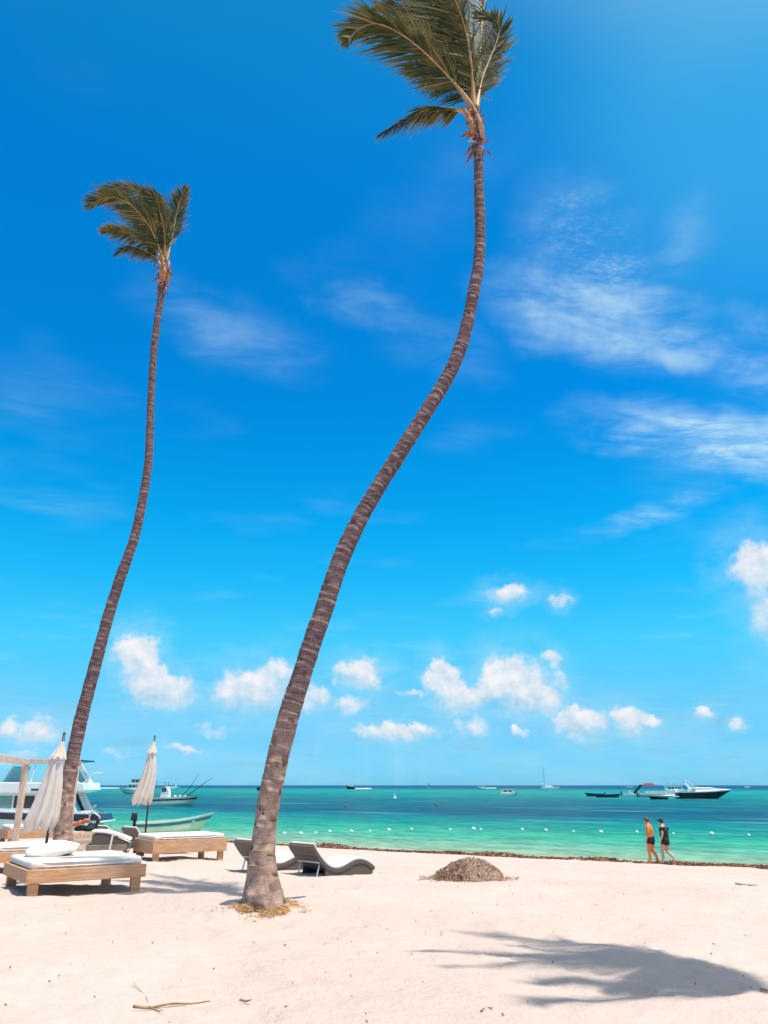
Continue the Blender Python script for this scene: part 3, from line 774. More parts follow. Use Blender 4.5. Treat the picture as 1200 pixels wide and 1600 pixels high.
# ------------------------------------------------------------------ beach furniture
BED_A = R(35)
def make_daybed(label, origin, L=1.82, Wd=1.5, leg=.19, rail=.19, mat_h=.135, dz=0.0, headboard=False, mlen=1.0):
    t = thing('daybed', label, 'daybed', origin, BED_A, 'wooden daybeds on the sand')
    th = .055
    for k, (c, s) in enumerate((((L / 2, th / 2, leg + rail / 2), (L, th, rail)), ((L / 2, Wd - th / 2, leg + rail / 2), (L, th, rail)),
                                ((th / 2 + .003, Wd / 2, leg + rail / 2 - .003), (th, Wd - 2 * th, rail - .004)), ((L - th / 2 - .003, Wd / 2, leg + rail / 2 - .003), (th, Wd - 2 * th, rail - .004)))):
        MB().box(c, s).build('rail', 'pine_wood', t, bevel=.008)
    for x in (.13, L - .13):
        for y in (th + .05, Wd - th - .05):
            MB().box((x, y, (leg + rail - .02) / 2 - .1), (.15, .09, leg + rail - .02 + .2)).build('leg', 'pine_wood', t, bevel=.008)
    for k in range(9):
        MB().box((.12 + k * (L - .24) / 8, Wd / 2, leg + rail - .035), (.10, Wd - 2 * th, .02)).build('slat', 'pine_wood', t)
    m = MB(); n = 9; mz = leg + rail - .02
    m.box((L / 2 + .02, Wd / 2 + .05, mz + mat_h / 2), (L * mlen - .10, Wd - .16, mat_h)).build('mattress', 'canvas', t, True, .05, 4)
    mt = [q for q in bpy.data.objects if q.parent is t and q.name.startswith('mattress')][-1]
    hx, hy = (L * mlen - .10) / 2 - .012, (Wd - .16) / 2 - .012
    for zz in (mz + .045, mz + mat_h - .035):
        loop = [(L / 2 + .02 + math.copysign(abs(math.cos(a)) ** .22, math.cos(a)) * (hx + .016), Wd / 2 + .05 + math.copysign(abs(math.sin(a)) ** .22, math.sin(a)) * (hy + .016), zz + .004 * math.sin(9 * a)) for a in np.linspace(0, 6.2832, 49)]
        MB().tube(loop, .009, 5, False).build('piping', 'canvas', mt, True)
    return t
b1o = on_ground(37, 1403)
bed1 = make_daybed('nearest wooden daybed with white mattress, a cushion lying on it', (b1o.x, b1o.y, b1o.z - .01), Wd=1.72)
def local(o, x, y): return (o.x + x * math.cos(BED_A) - y * math.sin(BED_A), o.y + x * math.sin(BED_A) + y * math.cos(BED_A))
b2x, b2y = -7.82, 16.95
bed2 = make_daybed('white mattress daybed behind the nearest one, in front of the left palm', (b2x, b2y, gz(b2x, b2y) + .02))
b3o = on_ground(246, 1347)
bed3 = make_daybed('wooden daybed with white mattress right behind the umbrella shadow, beside the far parasol', (b3o.x - .13, b3o.y - .05, b3o.z), L=1.98, Wd=1.45, leg=.18, rail=.31, mat_h=.13)
bed3['label'] = 'wooden daybed with deep side board and white mattress left of the front palm'
b4 = Vector((-11.6, 26.2, 0)); b4.z = gz(b4.x, b4.y)
bed4 = make_daybed('farthest daybed at the left edge, seen through the timber frame', (b4.x, b4.y, b4.z), L=1.9, Wd=1.4, rail=.26)
# cushion
def cushion(name, label, c, sx, sy, h, rz, mat='canvas'):
    rings = []; N = 24
    for k in range(9):
        v = -1 + 2 * k / 8; s = math.cos(v * math.pi / 2) ** .55 if abs(v) < 1 else .02
        r = []
        for j in range(N):
            a = 2 * math.pi * j / N; ca, sa = math.cos(a), math.sin(a)
            q = 1 / max(abs(ca) ** 2.6 + abs(sa) ** 2.6, 1e-6) ** (1 / 2.6)
            corner = 1 + .10 * abs(math.sin(2 * a)) ** 3
            r.append((ca * q * sx / 2 * (.55 + .45 * s) * corner, sa * q * sy / 2 * (.55 + .45 * s) * corner, v * h / 2 * (1 - .55 * (1 - (1 - abs(math.sin(2 * a)) ** 2)))))
        rings.append(r)
    m = MB(); m.loft(rings); o = m.build(name, mat, None, True, sub=1)
    o.location = c; o.rotation_euler = (R(4), R(-5), rz)
    return tag(o, label, 'cushion')
cx, cy = local(b1o, .55, 1.0)
cushion('cushion', 'plump white cushion lying on the nearest daybed', (cx, cy, bed1.location.z + .575), .80, .52, .25, BED_A - .1)

def make_parasol(label, foot, top_z, can_bot, tilt=0.0, seed=1):
    t = thing('parasol', label, 'parasol', foot, 0, 'closed white parasols')
    H = top_z - foot[2]; cb = can_bot - foot[2]; ct = H - .14
    MB().tube([(0, 0, -.25), (0, 0, H)], .024, 10).build('pole', 'black_metal', t, True)
    MB().tube([(0, 0, H - .14), (0, 0, H - .02), (0, 0, H), (0, 0, H + .04)], [.020, .017, .026, .012], 10).build('finial', 'black_metal', t, True)
    r_ = random.Random(seed); rings = []; N = 48; M = 18
    Lc = ct - cb
    for i in range(M):
        f = i / (M - 1); z = ct - Lc * .06 - f * Lc * .94
        rad = .065 + .185 * (f ** .85) if f < .92 else .238 - (f - .92) * .5
        if f < .22: rad = .07 + .03 * f / .22
        ox = -.17 * f ** 1.1 - .03 * math.sin(f * 5 + seed); oy = -.02 * f; rg = []
        for j in range(N):
            a = 2 * math.pi * j / N
            pl = 1 + (.24 * f + .07) * math.cos(8 * a + 1.1 * math.sin(2 * a + seed) + .9 * f) + .13 * f * math.sin(3 * a + 3.2 * f + seed) + .05 * math.sin(13 * a + 9 * f)
            dz = -.06 * f * math.cos(8 * a) if f > .9 else 0
            rg.append((ox + math.cos(a) * rad * pl, oy + math.sin(a) * rad * .85 * pl, z + dz))
        rings.append(rg)
    cn = MB(); cn.loft(rings, True, False); cn.build('canopy', 'parasol_cloth', t, True)
    rings = []
    for i in range(6):
        f = i / 5; rad = .02 + .125 * f; rg = []
        for j in range(N):
            a = 2 * math.pi * j / N; pl = 1 + .14 * f * math.cos(8 * a)
            rg.append((-.045 * f + math.cos(a) * rad * pl, math.sin(a) * rad * pl, ct + .02 - f * Lc * .20 - (.03 * math.cos(8 * a) if i == 5 else 0)))
        rings.append(rg)
    MB().loft(rings, True, False).build('vent_cap', 'parasol_cloth', t, True)
    MB().tube([(math.cos(k * .4) * .10 - .05, math.sin(k * .4) * .085, ct - Lc * .24 + .012 * math.sin(k)) for k in range(17)], .014, 6).build('tie_strap', 'canvas', t, True)
    t.rotation_euler = (0, tilt, 0)
    return t
u1x, u1y = local(b1o, .42, 1.95)
u1 = Vector((-5.98, 15.05, 0)); u1.z = gz(u1.x, u1.y)
make_parasol('closed white parasol standing behind the cushion of the nearest daybed', u1, at_y(95, 1147, u1.y).z, at_y(60, 1296, u1.y).z, R(2.2), 1)
u2 = at_y(227, 1300, 22.9); u2.z = gz(u2.x, 22.9)
make_parasol('closed white parasol with the fishing boat behind it, right of the left palm', u2, at_y(241, 1151, u2.y).z, at_y(225, 1255, u2.y).z, R(0.4), 2)

# timber frame at the left edge
fr = thing('timber_frame', 'bare timber pergola frame at the left edge in front of the yacht', 'pergola')
A = at_y(41, 1191, 24.0); zt = A.z
def post(p, dz=0):
    MB().bar((p[0], p[1], gz(p[0], p[1]) - .3), (p[0], p[1], zt - .075), .15, .15, (0, 1, 0)).build('post', 'pale_wood', fr, bevel=.008)
A = (A.x, 24.0); Bq = (A[0] + 1.42, 24.12); Cq = (-8.55, 16.75)
post(A); post(Bq); post(Cq)
MB().bar((A[0] + .02, A[1] + .1, zt), (Cq[0] - .02, Cq[1] - .1, zt), .10, .15).build('beam', 'pale_wood', fr, bevel=.008)
MB().bar((A[0] - .1, A[1], zt + .03), (Bq[0] + .1, Bq[1], zt + .03), .09, .12).build('beam', 'pale_wood', fr, bevel=.008)

# curved wicker loungers
def make_lounger(label, loc, rz, w=.84, scale=1.0):
    t = thing('wave_lounger', label, 'sun lounger', loc, rz, 'curved wicker sun loungers')
    prof = [(0, .66), (.10, .50), (.24, .32), (.40, .17), (.58, .09), (.76, .09), (.94, .15), (1.10, .215), (1.26, .235), (1.42, .20), (1.56, .12), (1.66, .045)]
    P, _ = spline([(a * 1.18, 0, b) for a, b in prof], 34); P *= scale
    def slab(a, b, y0, y1):
        m = MB(); rings = []
        for i, p in enumerate(P):
            T = P[min(i + 1, 33)] - P[max(i - 1, 0)]; T /= np.linalg.norm(T); n_ = np.array((-T[2], 0, T[0]))
            lo, hi = p + n_ * a, p + n_ * b
            rings.append([(lo[0], y0, lo[2]), (lo[0], y1, lo[2]), (hi[0], y1, hi[2]), (hi[0], y0, hi[2])])
        m.loft(rings); return m
    slab(-.05, .03, 0, w).build('shell', 'wicker', t, False, .012)
    slab(.032, .085, .03, w - .03).build('cushion_pad', 'canvas', t, False, .018)
    sk = MB()
    for y0, y1 in ((.02, .06), (w - .06, w - .02)):
        poly = [(p[0], p[2] - .04) for p in P if p[0] > .40 * scale and p[2] > .06 * scale] 
        poly = [(poly[0][0], -.06)] + poly + [(poly[-1][0], -.06)]
        sk.prism(poly, y0, y1)
    sk.build('side_skirt', 'wicker', t)
    for y in (.10, w - .10):
        MB().tube([(.30 * scale, y, .24 * scale), (.20 * scale, y, -.08)], .016, 8).build('leg', 'gelcoat', t, True)
    MB().tube([(.25 * scale, .05, .27 * scale), (.25 * scale, w - .05, .27 * scale)], .014, 8).build('cross_bar', 'gelcoat', t, True)
    return t
lg = on_ground(478, 1370)
LA = R(43)
q = on_ground(500, 1369)
# near edge of the head end projects to (490,1321)
def head_at(px, py, Y): return at_y(px, py, Y)
hb = head_at(489, 1322, q.y - .25)
make_lounger('curved wicker lounger with white pad right of the front palm trunk', (hb.x, hb.y, gz(q.x, q.y) + .02), LA, .84, max(.9, (hb.z - gz(q.x, q.y)) / .70))
q2 = on_ground(405, 1362)
hb2 = head_at(399, 1314, q2.y - .2)
make_lounger('curved wicker lounger half hidden behind the front palm trunk', (hb2.x, hb2.y, gz(q2.x, q2.y) + .02), LA, .84, max(.9, (hb2.z - gz(q2.x, q2.y)) / .70))
q3 = at_y(166, 1290, 27.5); make_lounger('small far wicker lounger back beside the red rolls, below the yacht stern', (q3.x, q3.y, gz(q3.x, q3.y)), LA, .84, 1.0)
q4 = at_y(211, 1297, 24.5); make_lounger('small wicker lounger back standing in front of the skiff outboard motor', (q4.x, q4.y, gz(q4.x, q4.y)), LA, .84, 1.0)

# low wicker daybed on legs, with curved side and white pad
w0 = on_ground(133, 1343)
t = thing('wicker_couch', 'low brown wicker couch with curved side panel between the daybeds', 'couch', (w0.x, w0.y, w0.z), R(14))
for x, y in ((.04, .04), (.46, .03), (.92, .04), (.04, .80), (.92, .80)):
    MB().box((x, y, .06), (.07, .06, .30)).build('leg', 'weathered_wood', t, bevel=.006)
MB().box((.48, .42, .26), (1.0, .86, .14)).build('base', 'weathered_wood', t, bevel=.012)
arc = [(.10, .33)] + [(.10 + .92 * f, .33 + .26 * math.cos(max(0, f - .15) * 1.5) ** 1.3 * (1 if f > .02 else .9)) for f in np.linspace(0, 1, 14)] + [(1.02, .33)]
m = MB(); m.prism(arc, .02, .10); m.build('side_panel', 'wicker', t)
m = MB(); rings = []
for f in np.linspace(0, 1, 14):
    x = .08 + .97 * f; z = .345 + .27 * math.cos(max(0, f - .15) * 1.5) ** 1.3
    rings.append([(x, .0, z), (x, .84, z), (x, .84, z + .055), (x, .0, z + .055)])
m.loft(rings); m.build('seat_pad', 'canvas', t, False, .02)
m = MB(); m.bar((.56, -.012, .22), (.60, -.012, .56), .045, .02, (0, 1, 0)); m.build('strap', 'canvas', t)

# beach stall: cream board box with red rolls and a dark bag
c0 = at_y(128, 1312, 25.5); c0.z = gz(c0.x, 25.5)
zb = at_y(128, 1312, 25.5).z; zt2 = at_y(128, 1299, 25.5).z
t = thing('display_crate', 'cream box with orange lettering beside the foot of the left palm', 'crate', (c0.x, 25.5, c0.z), R(6))
hh = zt2 - c0.z
MB().box((0, .25, hh / 2 - .05), (.64, .45, hh + .1)).build('box', 'board_cream', t, bevel=.01)
MB().box((0, .02, hh - .14), (.60, .03, .24)).build('front_board', 'board_cream', t, bevel=.004)
for k in range(9):
    MB().box((-.24 + k * .058, .002, hh - .13 + (.012 if k % 3 == 0 else 0)), (.03 if k % 2 else .018, .006, .11 if k % 3 == 0 else .08)).build('letter_stroke', 'orange_paint', t)
for k in range(3):
    m = MB(); x0 = -.30 + .15 * k
    m.tube([(x0 - .12, .10, hh + .16 + .03 * k), (x0, .12, hh + .20 + .05 * k), (x0 + .12, .14, hh + .19 + .05 * k)], [.05, .07, .055], 10)
    o = m.build('rolled_towel', 'coral_red', None, True); o.location = (c0.x, 25.5, c0.z)
    tag(o, ('leftmost', 'middle', 'rightmost')[k] + ' of three red rolls lying on the cream box', 'towel', 'red rolls on the box')
m = MB()
rings = []
for f in np.linspace(0, 1, 8):
    s = math.sin(math.pi * (.12 + .8 * f)) ** .6
    rings.append([(-.05 + .32 * math.cos(a) * s, .25 + .2 * math.sin(a) * s, hh + .01 + .14 * f + .02 * math.sin(3 * a)) for a in np.linspace(0, 6.28, 14, endpoint=False)])
m.loft(rings); o = m.build('dark_bag', 'black_cloth', None, True); o.location = (c0.x, 25.5, c0.z); tag(o, 'slumped dark bag under the red rolls on the cream box', 'bag')
m = MB(); m.tube([(.40, .05, -.05), (.41, .05, .45), (.36, .06, .60), (.40, .05, .72)], [.05, .06, .045, .05], 9); m.tube([(.40, .05, .70), (.43, .05, .80)], [.055, .05], 9)
m.tube([(.38, .05, .60), (.20, .02, .66), (.12, .02, .60)], .03, 7)
o = m.build('mooring_post', 'black_metal', None, True); o.location = (c0.x, 25.5, c0.z + .1); tag(o, 'short dark post with an arm at the right end of the cream box', 'post')

# ------------------------------------------------------------------ boats
def hull(mb, L, B, H, h0=0.0, h1=1.0, draft=.35, rake=.18, rise=.45, tw=.86, off=0.0, n=22, power=2.4, close=True, flare=.93):
    """sides of a hull, bow towards +x, from height fraction h0 to h1; waterline at z=0"""
    K = 6 if h0 == 0 else 3; rings = []
    for i in range(n):
        t = i / (n - 1)
        w = (B / 2) * (tw + (1 - tw) * min(1, t / .35)) * (1 - max(0, (t - .40) / .60) ** power) + .012
        sh = H * (1 + rise * t ** 2.2)
        side = []
        for k in range(K + 1):
            h = h0 + (h1 - h0) * k / K
            z = -draft * (1 - t * .8) + (sh + draft * (1 - t * .8)) * h
            ww = w * (flare + (1 - flare) * h ** .8) * (min(1, (h * 6) ** .5) if h0 == 0 else 1) + off
            x = -L / 2 + t * (L - rake * L * (1 - h) * t ** 2)
            side.append((x, ww, z))
        rings.append([(a, -b, c) for a, b, c in side[::-1]] + side)
    N = len(rings[0]); vs = [p for r in rings for p in r]; fs = []
    for i in range(n - 1):
        for k in range(N - 1):
            if k == K and h0 > 0: continue
            a = i * N + k; fs.append((a, a + N, a + N + 1, a + 1))
    if close and h0 == 0: fs.append(tuple(range(N)))
    mb.add(vs, fs); return rings
def deck(mb, L, B, H, rise, tw, power, drop=.04, crown=.0, t0=0.0, t1=1.0, inset=.02, n=18):
    vs, fs = [], []
    for i in range(n):
        t = t0 + (t1 - t0) * i / (n - 1)
        w = (B / 2) * (tw + (1 - tw) * min(1, t / .35)) * (1 - max(0, (t - .40) / .60) ** power) + .012 - inset
        z = H * (1 + rise * t ** 2.2) - drop; x = -L / 2 + t * L * .995
        for k in range(-3, 4): vs.append((x, w * k / 3, z + crown * (1 - (k / 3) ** 2) * min(1, (1 - t) * 3 + .05)))
    for i in range(n - 1):
        for k in range(6): a = i * 7 + k; fs.append((a, a + 7, a + 8, a + 1))
    mb.add(vs, fs)
def boat(name, label, cat, px, py, rz, group=None, z=0.0):
    p = on_z(px, py, z); return thing(name, label, cat, (p.x, p.y, z), rz, group)
def px_m(px, py, w):
    p = on_z(px, py); return w * (p.y * CP + (p.z - EYE) * SP) / FPX
G = 'boats on the water'
def outboard(t, x, y=0.0, s=1.0, z=.55):
    MB().box((x - .12 * s, y, z + .30 * s), (.38 * s, .30 * s, .42 * s), 0, .8).build('outboard_motor', 'black_metal', t, True, .06, 3)
    MB().box((x - .08 * s, y, z - .25 * s), (.16 * s, .10 * s, .8 * s)).build('motor_leg', 'black_metal', t)

# big flybridge yacht, bow to the left
yp = on_z(172, 1294); ML = 14.5
t = thing('motor_yacht', 'white flybridge motor yacht with navy hull band lying at the left edge', 'yacht', (yp.x - ML / 2 - 2.0, yp.y + 2.5, 0), math.pi, G)
m = MB(); hull(m, ML, 4.3, 1.15, 0, 1, .6, .16, .55, .92); m.build('hull', 'gelcoat', t, True)
m = MB(); hull(m, ML, 4.3, 1.15, .62, .93, .6, .16, .55, .92, .015); m.build('hull_band', 'navy', t, True)
m = MB(); deck(m, ML, 4.3, 1.15, .55, .92, 2.4, .03, .12); m.build('deck', 'gelcoat', t, True)
# bathing platform and curved rail at the stern
MB().box((-ML / 2 - .45, 0, .42), (1.1, 3.6, .16)).build('swim_platform', 'gelcoat', t, True, .05)
MB().tube([(-ML / 2 + .5, 1.9, 1.15), (-ML / 2 - .4, 1.9, 1.12), (-ML / 2 - .85, 1.9, .85), (-ML / 2 - .95, 1.9, .45)], .05, 8).build('stern_rail', 'gelcoat', t, True)
for k in range(2):
    MB().tube([(-ML / 2 + .15 - .14 * k, 1.95, .55), (-ML / 2 - .35 - .14 * k, 1.95, 1.75)], .025, 6).build('boarding_ladder', 'grey_metal', t, True)
MB().prism([(-ML / 2 - .9, .5), (-ML / 2 + .1, .5), (-ML / 2 + .1, 1.05), (-ML / 2 - .7, 1.0)], -1.6, 1.6).build('stern_locker', 'navy', t, bevel=.05)
# saloon
MB().prism([(-ML / 2 + 2.3, 1.05), (4.6, 1.35), (2.6, 2.62), (-ML / 2 + 2.6, 2.62)], -1.75, 1.75).build('saloon', 'gelcoat', t, bevel=.06)
for x0, x1 in ((-4.2, -2.7), (-2.55, -.9), (-.75, 1.1), (1.25, 2.5)):
    for s in (-1, 1):
        MB().prism([(x0, 1.45), (x1 + (.6 if x1 > 2 else 0), 1.5), (x1, 2.45), (x0, 2.45)], s * 1.752, s * 1.785).build('window', 'tinted_glass' if x0 > -1 else 'dark_glass', t)
MB().prism([(4.35, 1.52), (4.52, 1.50), (2.95, 2.48), (2.8, 2.48)], -1.5, 1.5).build('windscreen', 'tinted_glass', t)
for s in (-1, 1):                                          # swept pillars under the overhang
    MB().prism([(-ML / 2 + 1.0, 1.15), (-ML / 2 + 1.7, 1.15), (-ML / 2 + 2.5, 2.55), (-ML / 2 + 1.9, 2.65)], s * 1.80, s * 1.95).build('pillar', 'gelcoat', t, bevel=.03)
    MB().prism([(-ML / 2 + 1.75, 1.15), (-ML / 2 + 2.0, 1.15), (-ML / 2 + 2.9, 2.60), (-ML / 2 + 2.55, 2.60)], s * 1.81, s * 1.93).build('pillar_panel', 'navy', t)
# flybridge
MB().prism([(-ML / 2 + .55, 2.85), (-ML / 2 + .75, 3.45), (2.0, 3.50), (4.2, 2.75), (3.6, 2.62), (-ML / 2 + 1.6, 2.62)], -1.95, 1.95).build('flybridge', 'gelcoat', t, bevel=.08, seg=3)
MB().prism([(-ML / 2 + 1.1, 2.80), (-ML / 2 + 1.5, 3.02), (-ML / 2 + 5, 2.98), (-ML / 2 + 5, 2.84)], -1.97, 1.97).build('flybridge_stripe', 'navy', t)
MB().prism([(.3, 3.45), (.45, 3.45), (-.35, 4.75), (-.5, 4.75)], -1.6, 1.6).build('flybridge_screen', 'tinted_glass', t)
for s in (-1, 1):
    MB().prism([(-ML / 2 + 1.2, 3.4), (-ML / 2 + 1.6, 3.4), (-ML / 2 + 2.7, 5.0), (-ML / 2 + 2.4, 5.05)], s * 1.55, s * 1.68).build('arch_leg', 'gelcoat', t, bevel=.03)
    MB().prism([(-ML / 2 + 1.75, 3.45), (-ML / 2 + 3.4, 3.45), (-ML / 2 + 3.4, 4.9), (-ML / 2 + 2.75, 4.9)], s * 1.585, s * 1.60).build('side_screen', 'tinted_glass', t)
    MB().tube([(-1.9, s * 1.5, 3.4), (-2.2, s * 1.5, 5.0)], .05, 8).build('hardtop_post', 'gelcoat', t, True)
MB().box((-ML / 2 + 5.0, 0, 5.12), (5.2, 3.3, .16)).build('hardtop', 'gelcoat', t, True, .06)
MB().prism([(-ML / 2 + 1.2, 5.16), (-ML / 2 + 2.7, 5.06), (-ML / 2 + 2.7, 5.24), (-ML / 2 + 1.2, 5.26)], -1.4, 1.4).build('hardtop_tail', 'navy', t)
MB().tube([(-ML / 2 + .9, 1.5, 3.45), (-ML / 2 + .45, 1.5, 3.85), (-ML / 2 + .1, 1.5, 4.2), (-ML / 2 - .6, 1.5, 4.22)], [.06, .05, .05, .03], 7).build('davit_arm', 'gelcoat', t, True)
for k in range(7):
    MB().tube([(4.2 + k * .42, 1.55 - k * .2, 1.4 + k * .06), (4.2 + k * .42, 1.55 - k * .2, 2.0 + k * .05)], .015, 5).build('rail_post', 'grey_metal', t)
MB().tube([(4.2 + k * .42, 1.55 - k * .2, 2.0 + k * .05) for k in range(7)], .018, 6).build('rail', 'grey_metal', t)

# long open skiff with outboard, near the sand
p0, p1 = on_z(204, 1301), on_z(326, 1303)
SL = 5.5
t = thing('skiff', 'long cream open skiff with teal stripe and black outboard near the sand', 'skiff', ((p0.x + p1.x) / 2 + .1, p0.y + .6, 0), R(8), G)
m = MB(); hull(m, SL, 1.7, .72, 0, 1, .25, .20, .95, .9); m.build('hull', 'gelcoat_cream', t, True)
m = MB(); hull(m, SL, 1.7, .72, .66, .86, .25, .20, .95, .9, .012); m.build('hull_stripe', 'teal_paint', t, True)
m = MB(); hull(m, SL, 1.7, .72, .86, 1.0, .25, .20, .95, .9, .020); m.build('gunwale', 'gelcoat', t, True)
m = MB(); deck(m, SL, 1.7, .72, .95, .9, 2.4, .30); m.build('floor', 'gelcoat_cream', t, True)
outboard(t, -SL / 2 - .12, 0, 1.25, .70)
for x in (-1.6, 0, 1.3): MB().box((x, 0, .62 + .05 * (x + 1.6)), (.25, 1.35, .05)).build('thwart', 'gelcoat', t)

# fishing boat with centre console and rods
t = boat('fishing_boat', 'white centre console fishing boat with dark stripe and raked rods', 'boat', 268, 1258, R(-4), G)
fl = px_m(268, 1258, 86)
m = MB(); hull(m, fl, 2.5, 1.25, 0, 1, .4, .14, .25, .9); m.build('hull', 'gelcoat_cream', t, True)
m = MB(); hull(m, fl, 2.5, 1.25, .66, .80, .4, .14, .25, .9, .014); m.build('hull_stripe', 'black_hull', t, True)
m = MB(); deck(m, fl, 2.5, 1.25, .25, .9, 2.4, .12); m.build('deck', 'gelcoat', t, True)
MB().prism([(-2.0, 1.1), (-.4, 1.1), (-.5, 2.3), (-.9, 3.0), (-1.8, 3.0)], -.6, .6).build('console', 'gelcoat', t, bevel=.06)
MB().prism([(-1.7, 2.2), (-.9, 2.2), (-1.0, 2.85), (-1.7, 2.85)], -.61, .61).build('console_window', 'dark_glass', t)
MB().box((-2.2, 0, 4.0), (2.6, 1.9, .10)).build('top', 'gelcoat', t, bevel=.03)
for x in (-3.2, -1.2):
    for s in (-1, 1): MB().tube([(x, s * .8, 1.1), (x, s * .85, 4.0)], .04, 6).build('top_post', 'grey_metal', t)
MB().tube([(2.3, .3, 1.3), (fl / 2 + .6, .5, 3.6), (fl / 2 + 2.0, .6, 4.6)], [.10, .05, .02], 6).build('rod', 'black_metal', t)
MB().tube([(1.6, -.3, 1.3), (3.0, -.5, 2.6), (4.6, -.6, 5.2)], [.07, .05, .02], 6).build('rod', 'black_metal', t)
for x in (0.5, 1.4, 2.2): MB().box((x, 0, 1.45), (.35, .6, .35)).build('seat_box', 'gelcoat', t, bevel=.04)
outboard(t, -fl / 2 - .2, 0, 1.4, 1.0)

def cabin_boat(name, label, cat, px, py, wpx, rz, decks=1, hullm='gelcoat', top='gelcoat', stripe=None, H=1.0, fly=False, win='dark_glass', beam=None):
    t = boat(name, label, cat, px, py, rz, G); L = px_m(px, py, wpx); B = beam or L * .3
    m = MB(); hull(m, L, B, H, 0, 1, .3, .18, .4, .88); m.build('hull', hullm, t, True)
    m = MB(); deck(m, L, B, H, .4, .88, 2.4, .05, .05); m.build('deck', 'gelcoat', t, True)
    if stripe: m = MB(); hull(m, L, B, H, .55, .85, .3, .18, .4, .88, .02); m.build('hull_stripe', stripe, t, True)
    z = H
    for d in range(decks):
        h = 2.0 if decks > 1 else 1.5 * max(.7, min(1.2, L / 10)); x0, x1 = -L * (.36 - .03 * d), L * (.22 - .08 * d)
        MB().prism([(x0, z - .1), (x1 + .5, z - .1), (x1 - .3, z + h), (x0 + .2, z + h)], -B * .38, B * .38).build('cabin', 'gelcoat', t, bevel=.05)
        k = max(2, int((x1 - x0) / 1.4)); st = (x1 - x0 - .9) / k
        for j in range(k):
            for s in (-1, 1):
                MB().box((x0 + .55 + st * (j + .5), s * B * .384, z + h * .58), (st * .72, .03, h * .38)).build('window', win, t)
        MB().box(((x0 + x1) / 2 - .1, 0, z + h + .05), ((x1 - x0) * 1.06, B * .84, .10)).build('roof', top, t, bevel=.03)
        z += h + .1
    if fly:
        for x in (-L * .25, L * .02):
            for s in (-1, 1): MB().tube([(x, s * B * .3, z), (x, s * B * .3, z + 1.5)], .04, 6).build('awning_post', 'grey_metal', t)
        MB().box((-L * .11, 0, z + 1.55), (L * .36, B * .72, .10)).build('awning', top, t, bevel=.03)
    return t
# excursion boat, part hidden by the far parasol
cabin_boat('excursion_boat', 'two deck white excursion boat far behind the right hand parasol', 'boat', 212, 1240, 54, R(180), 2, 'gelcoat_cream', H=1.6)
cabin_boat('cabin_cruiser', 'small white cruiser on the horizon right of the far parasol', 'boat', 269, 1234, 24, 0, 1, fly=True, H=1.8)
cabin_boat('dark_launch', 'dark launch on the horizon behind the front palm trunk', 'boat', 423, 1235, 42, 0, 2, 'black_hull', 'navy', win='navy', H=2.0)
cabin_boat('water_taxi', 'small white motor boat under way left of its foam wake', 'boat', 547, 1233, 13, R(180), 1, 'black_hull', H=2.0)
def wake(name, label, px0, px1, py, th, seed):
    r_ = random.Random(seed); m = MB(); a, b = on_z(px0, py), on_z(px1, py); n = 26
    for k in range(n):
        f = k / (n - 1); c = a.lerp(b, f); w = th * (.5 + .5 * math.sin(math.pi * (.15 + .8 * f)))
        ln = (b - a).length / n * r_.uniform(.8, 1.6)
        rg = []
        for q in range(10):
            an = 6.283 * q / 10; rg.append((c.x + math.cos(an) * ln, c.y + math.sin(an) * w * 4, .03 + .012 * k / n))
        tp = [(c.x + (x - c.x) * .6, c.y + (y - c.y) * .6, th * r_.uniform(.5, 1.0)) for x, y, z in rg]
        m.loft([rg, tp])
    o = m.build(name, 'foam', None, True); return tag(o, label, 'wake', None, 'stuff')
wake('foam_wake', 'white foam wake behind the small motor boat right of the front palm', 556, 580, 1233, .9, 1)
cabin_boat('sport_boat', 'low white sport boat running before the horizon left of the moored launch', 'boat', 752, 1233, 16, R(180), 1, H=1.4)
wake('boat_wake', 'white foam wake trailing the low sport boat near the horizon', 760, 775, 1232, .8, 2)
wake('surf_line', 'thin white line of surf on the horizon between the yacht and excursion boat', 157, 186, 1232, .9, 3)
cabin_boat('moored_launch', 'cream open launch moored in the middle distance below the catamaran', 'boat', 795, 1243, 32, 0, 1, 'gelcoat_cream', H=.8)
cabin_boat('distant_boat', 'tiny white boat on the horizon right of the black hulled cruiser', 'boat', 1168, 1232, 11, 0, 1, H=1.6)

# sailing catamaran
t = boat('catamaran', 'sailing catamaran with a tall bare mast near the horizon', 'catamaran', 860, 1233, 0, G); cl = px_m(860, 1233, 30)
for s in (-1, 1):
    m = MB(); hull(m, cl, 1.6, 1.7, 0, 1, .4, .12, .2, .8); m.v = [(a, b + s * 3, c) for a, b, c in m.v]; m.build('hull', 'gelcoat', t, True)
MB().box((-cl * .12, 0, 1.9), (cl * .5, 5.2, .5)).build('bridge_deck', 'gelcoat', t, bevel=.1)
MB().prism([(-cl * .3, 2.1), (cl * .14, 2.1), (0, 3.1), (-cl * .28, 3.1)], -2, 2).build('cabin', 'gelcoat', t, bevel=.1)
MB().tube([(-cl * .30, 0, 2), (-cl * .30, 0, 18)], [.16, .10], 8).build('mast', 'black_metal', t)
MB().tube([(-cl * .30, 0, 4), (-cl * .48, 0, 4.2)], .3, 8).build('furled_sail', 'sailcloth', t, True)
MB().prism([(-cl * .46, 2.0), (-cl * .36, 2.0), (-cl * .31, 6.5), (-cl * .33, 6.5)], -.1, .1).build('folded_sail', 'sailcloth', t)
MB().tube([(-cl * .30, 0, 17.6), (-cl * .02, 0, 2.6)], .03, 5).build('stay', 'grey_metal', t)
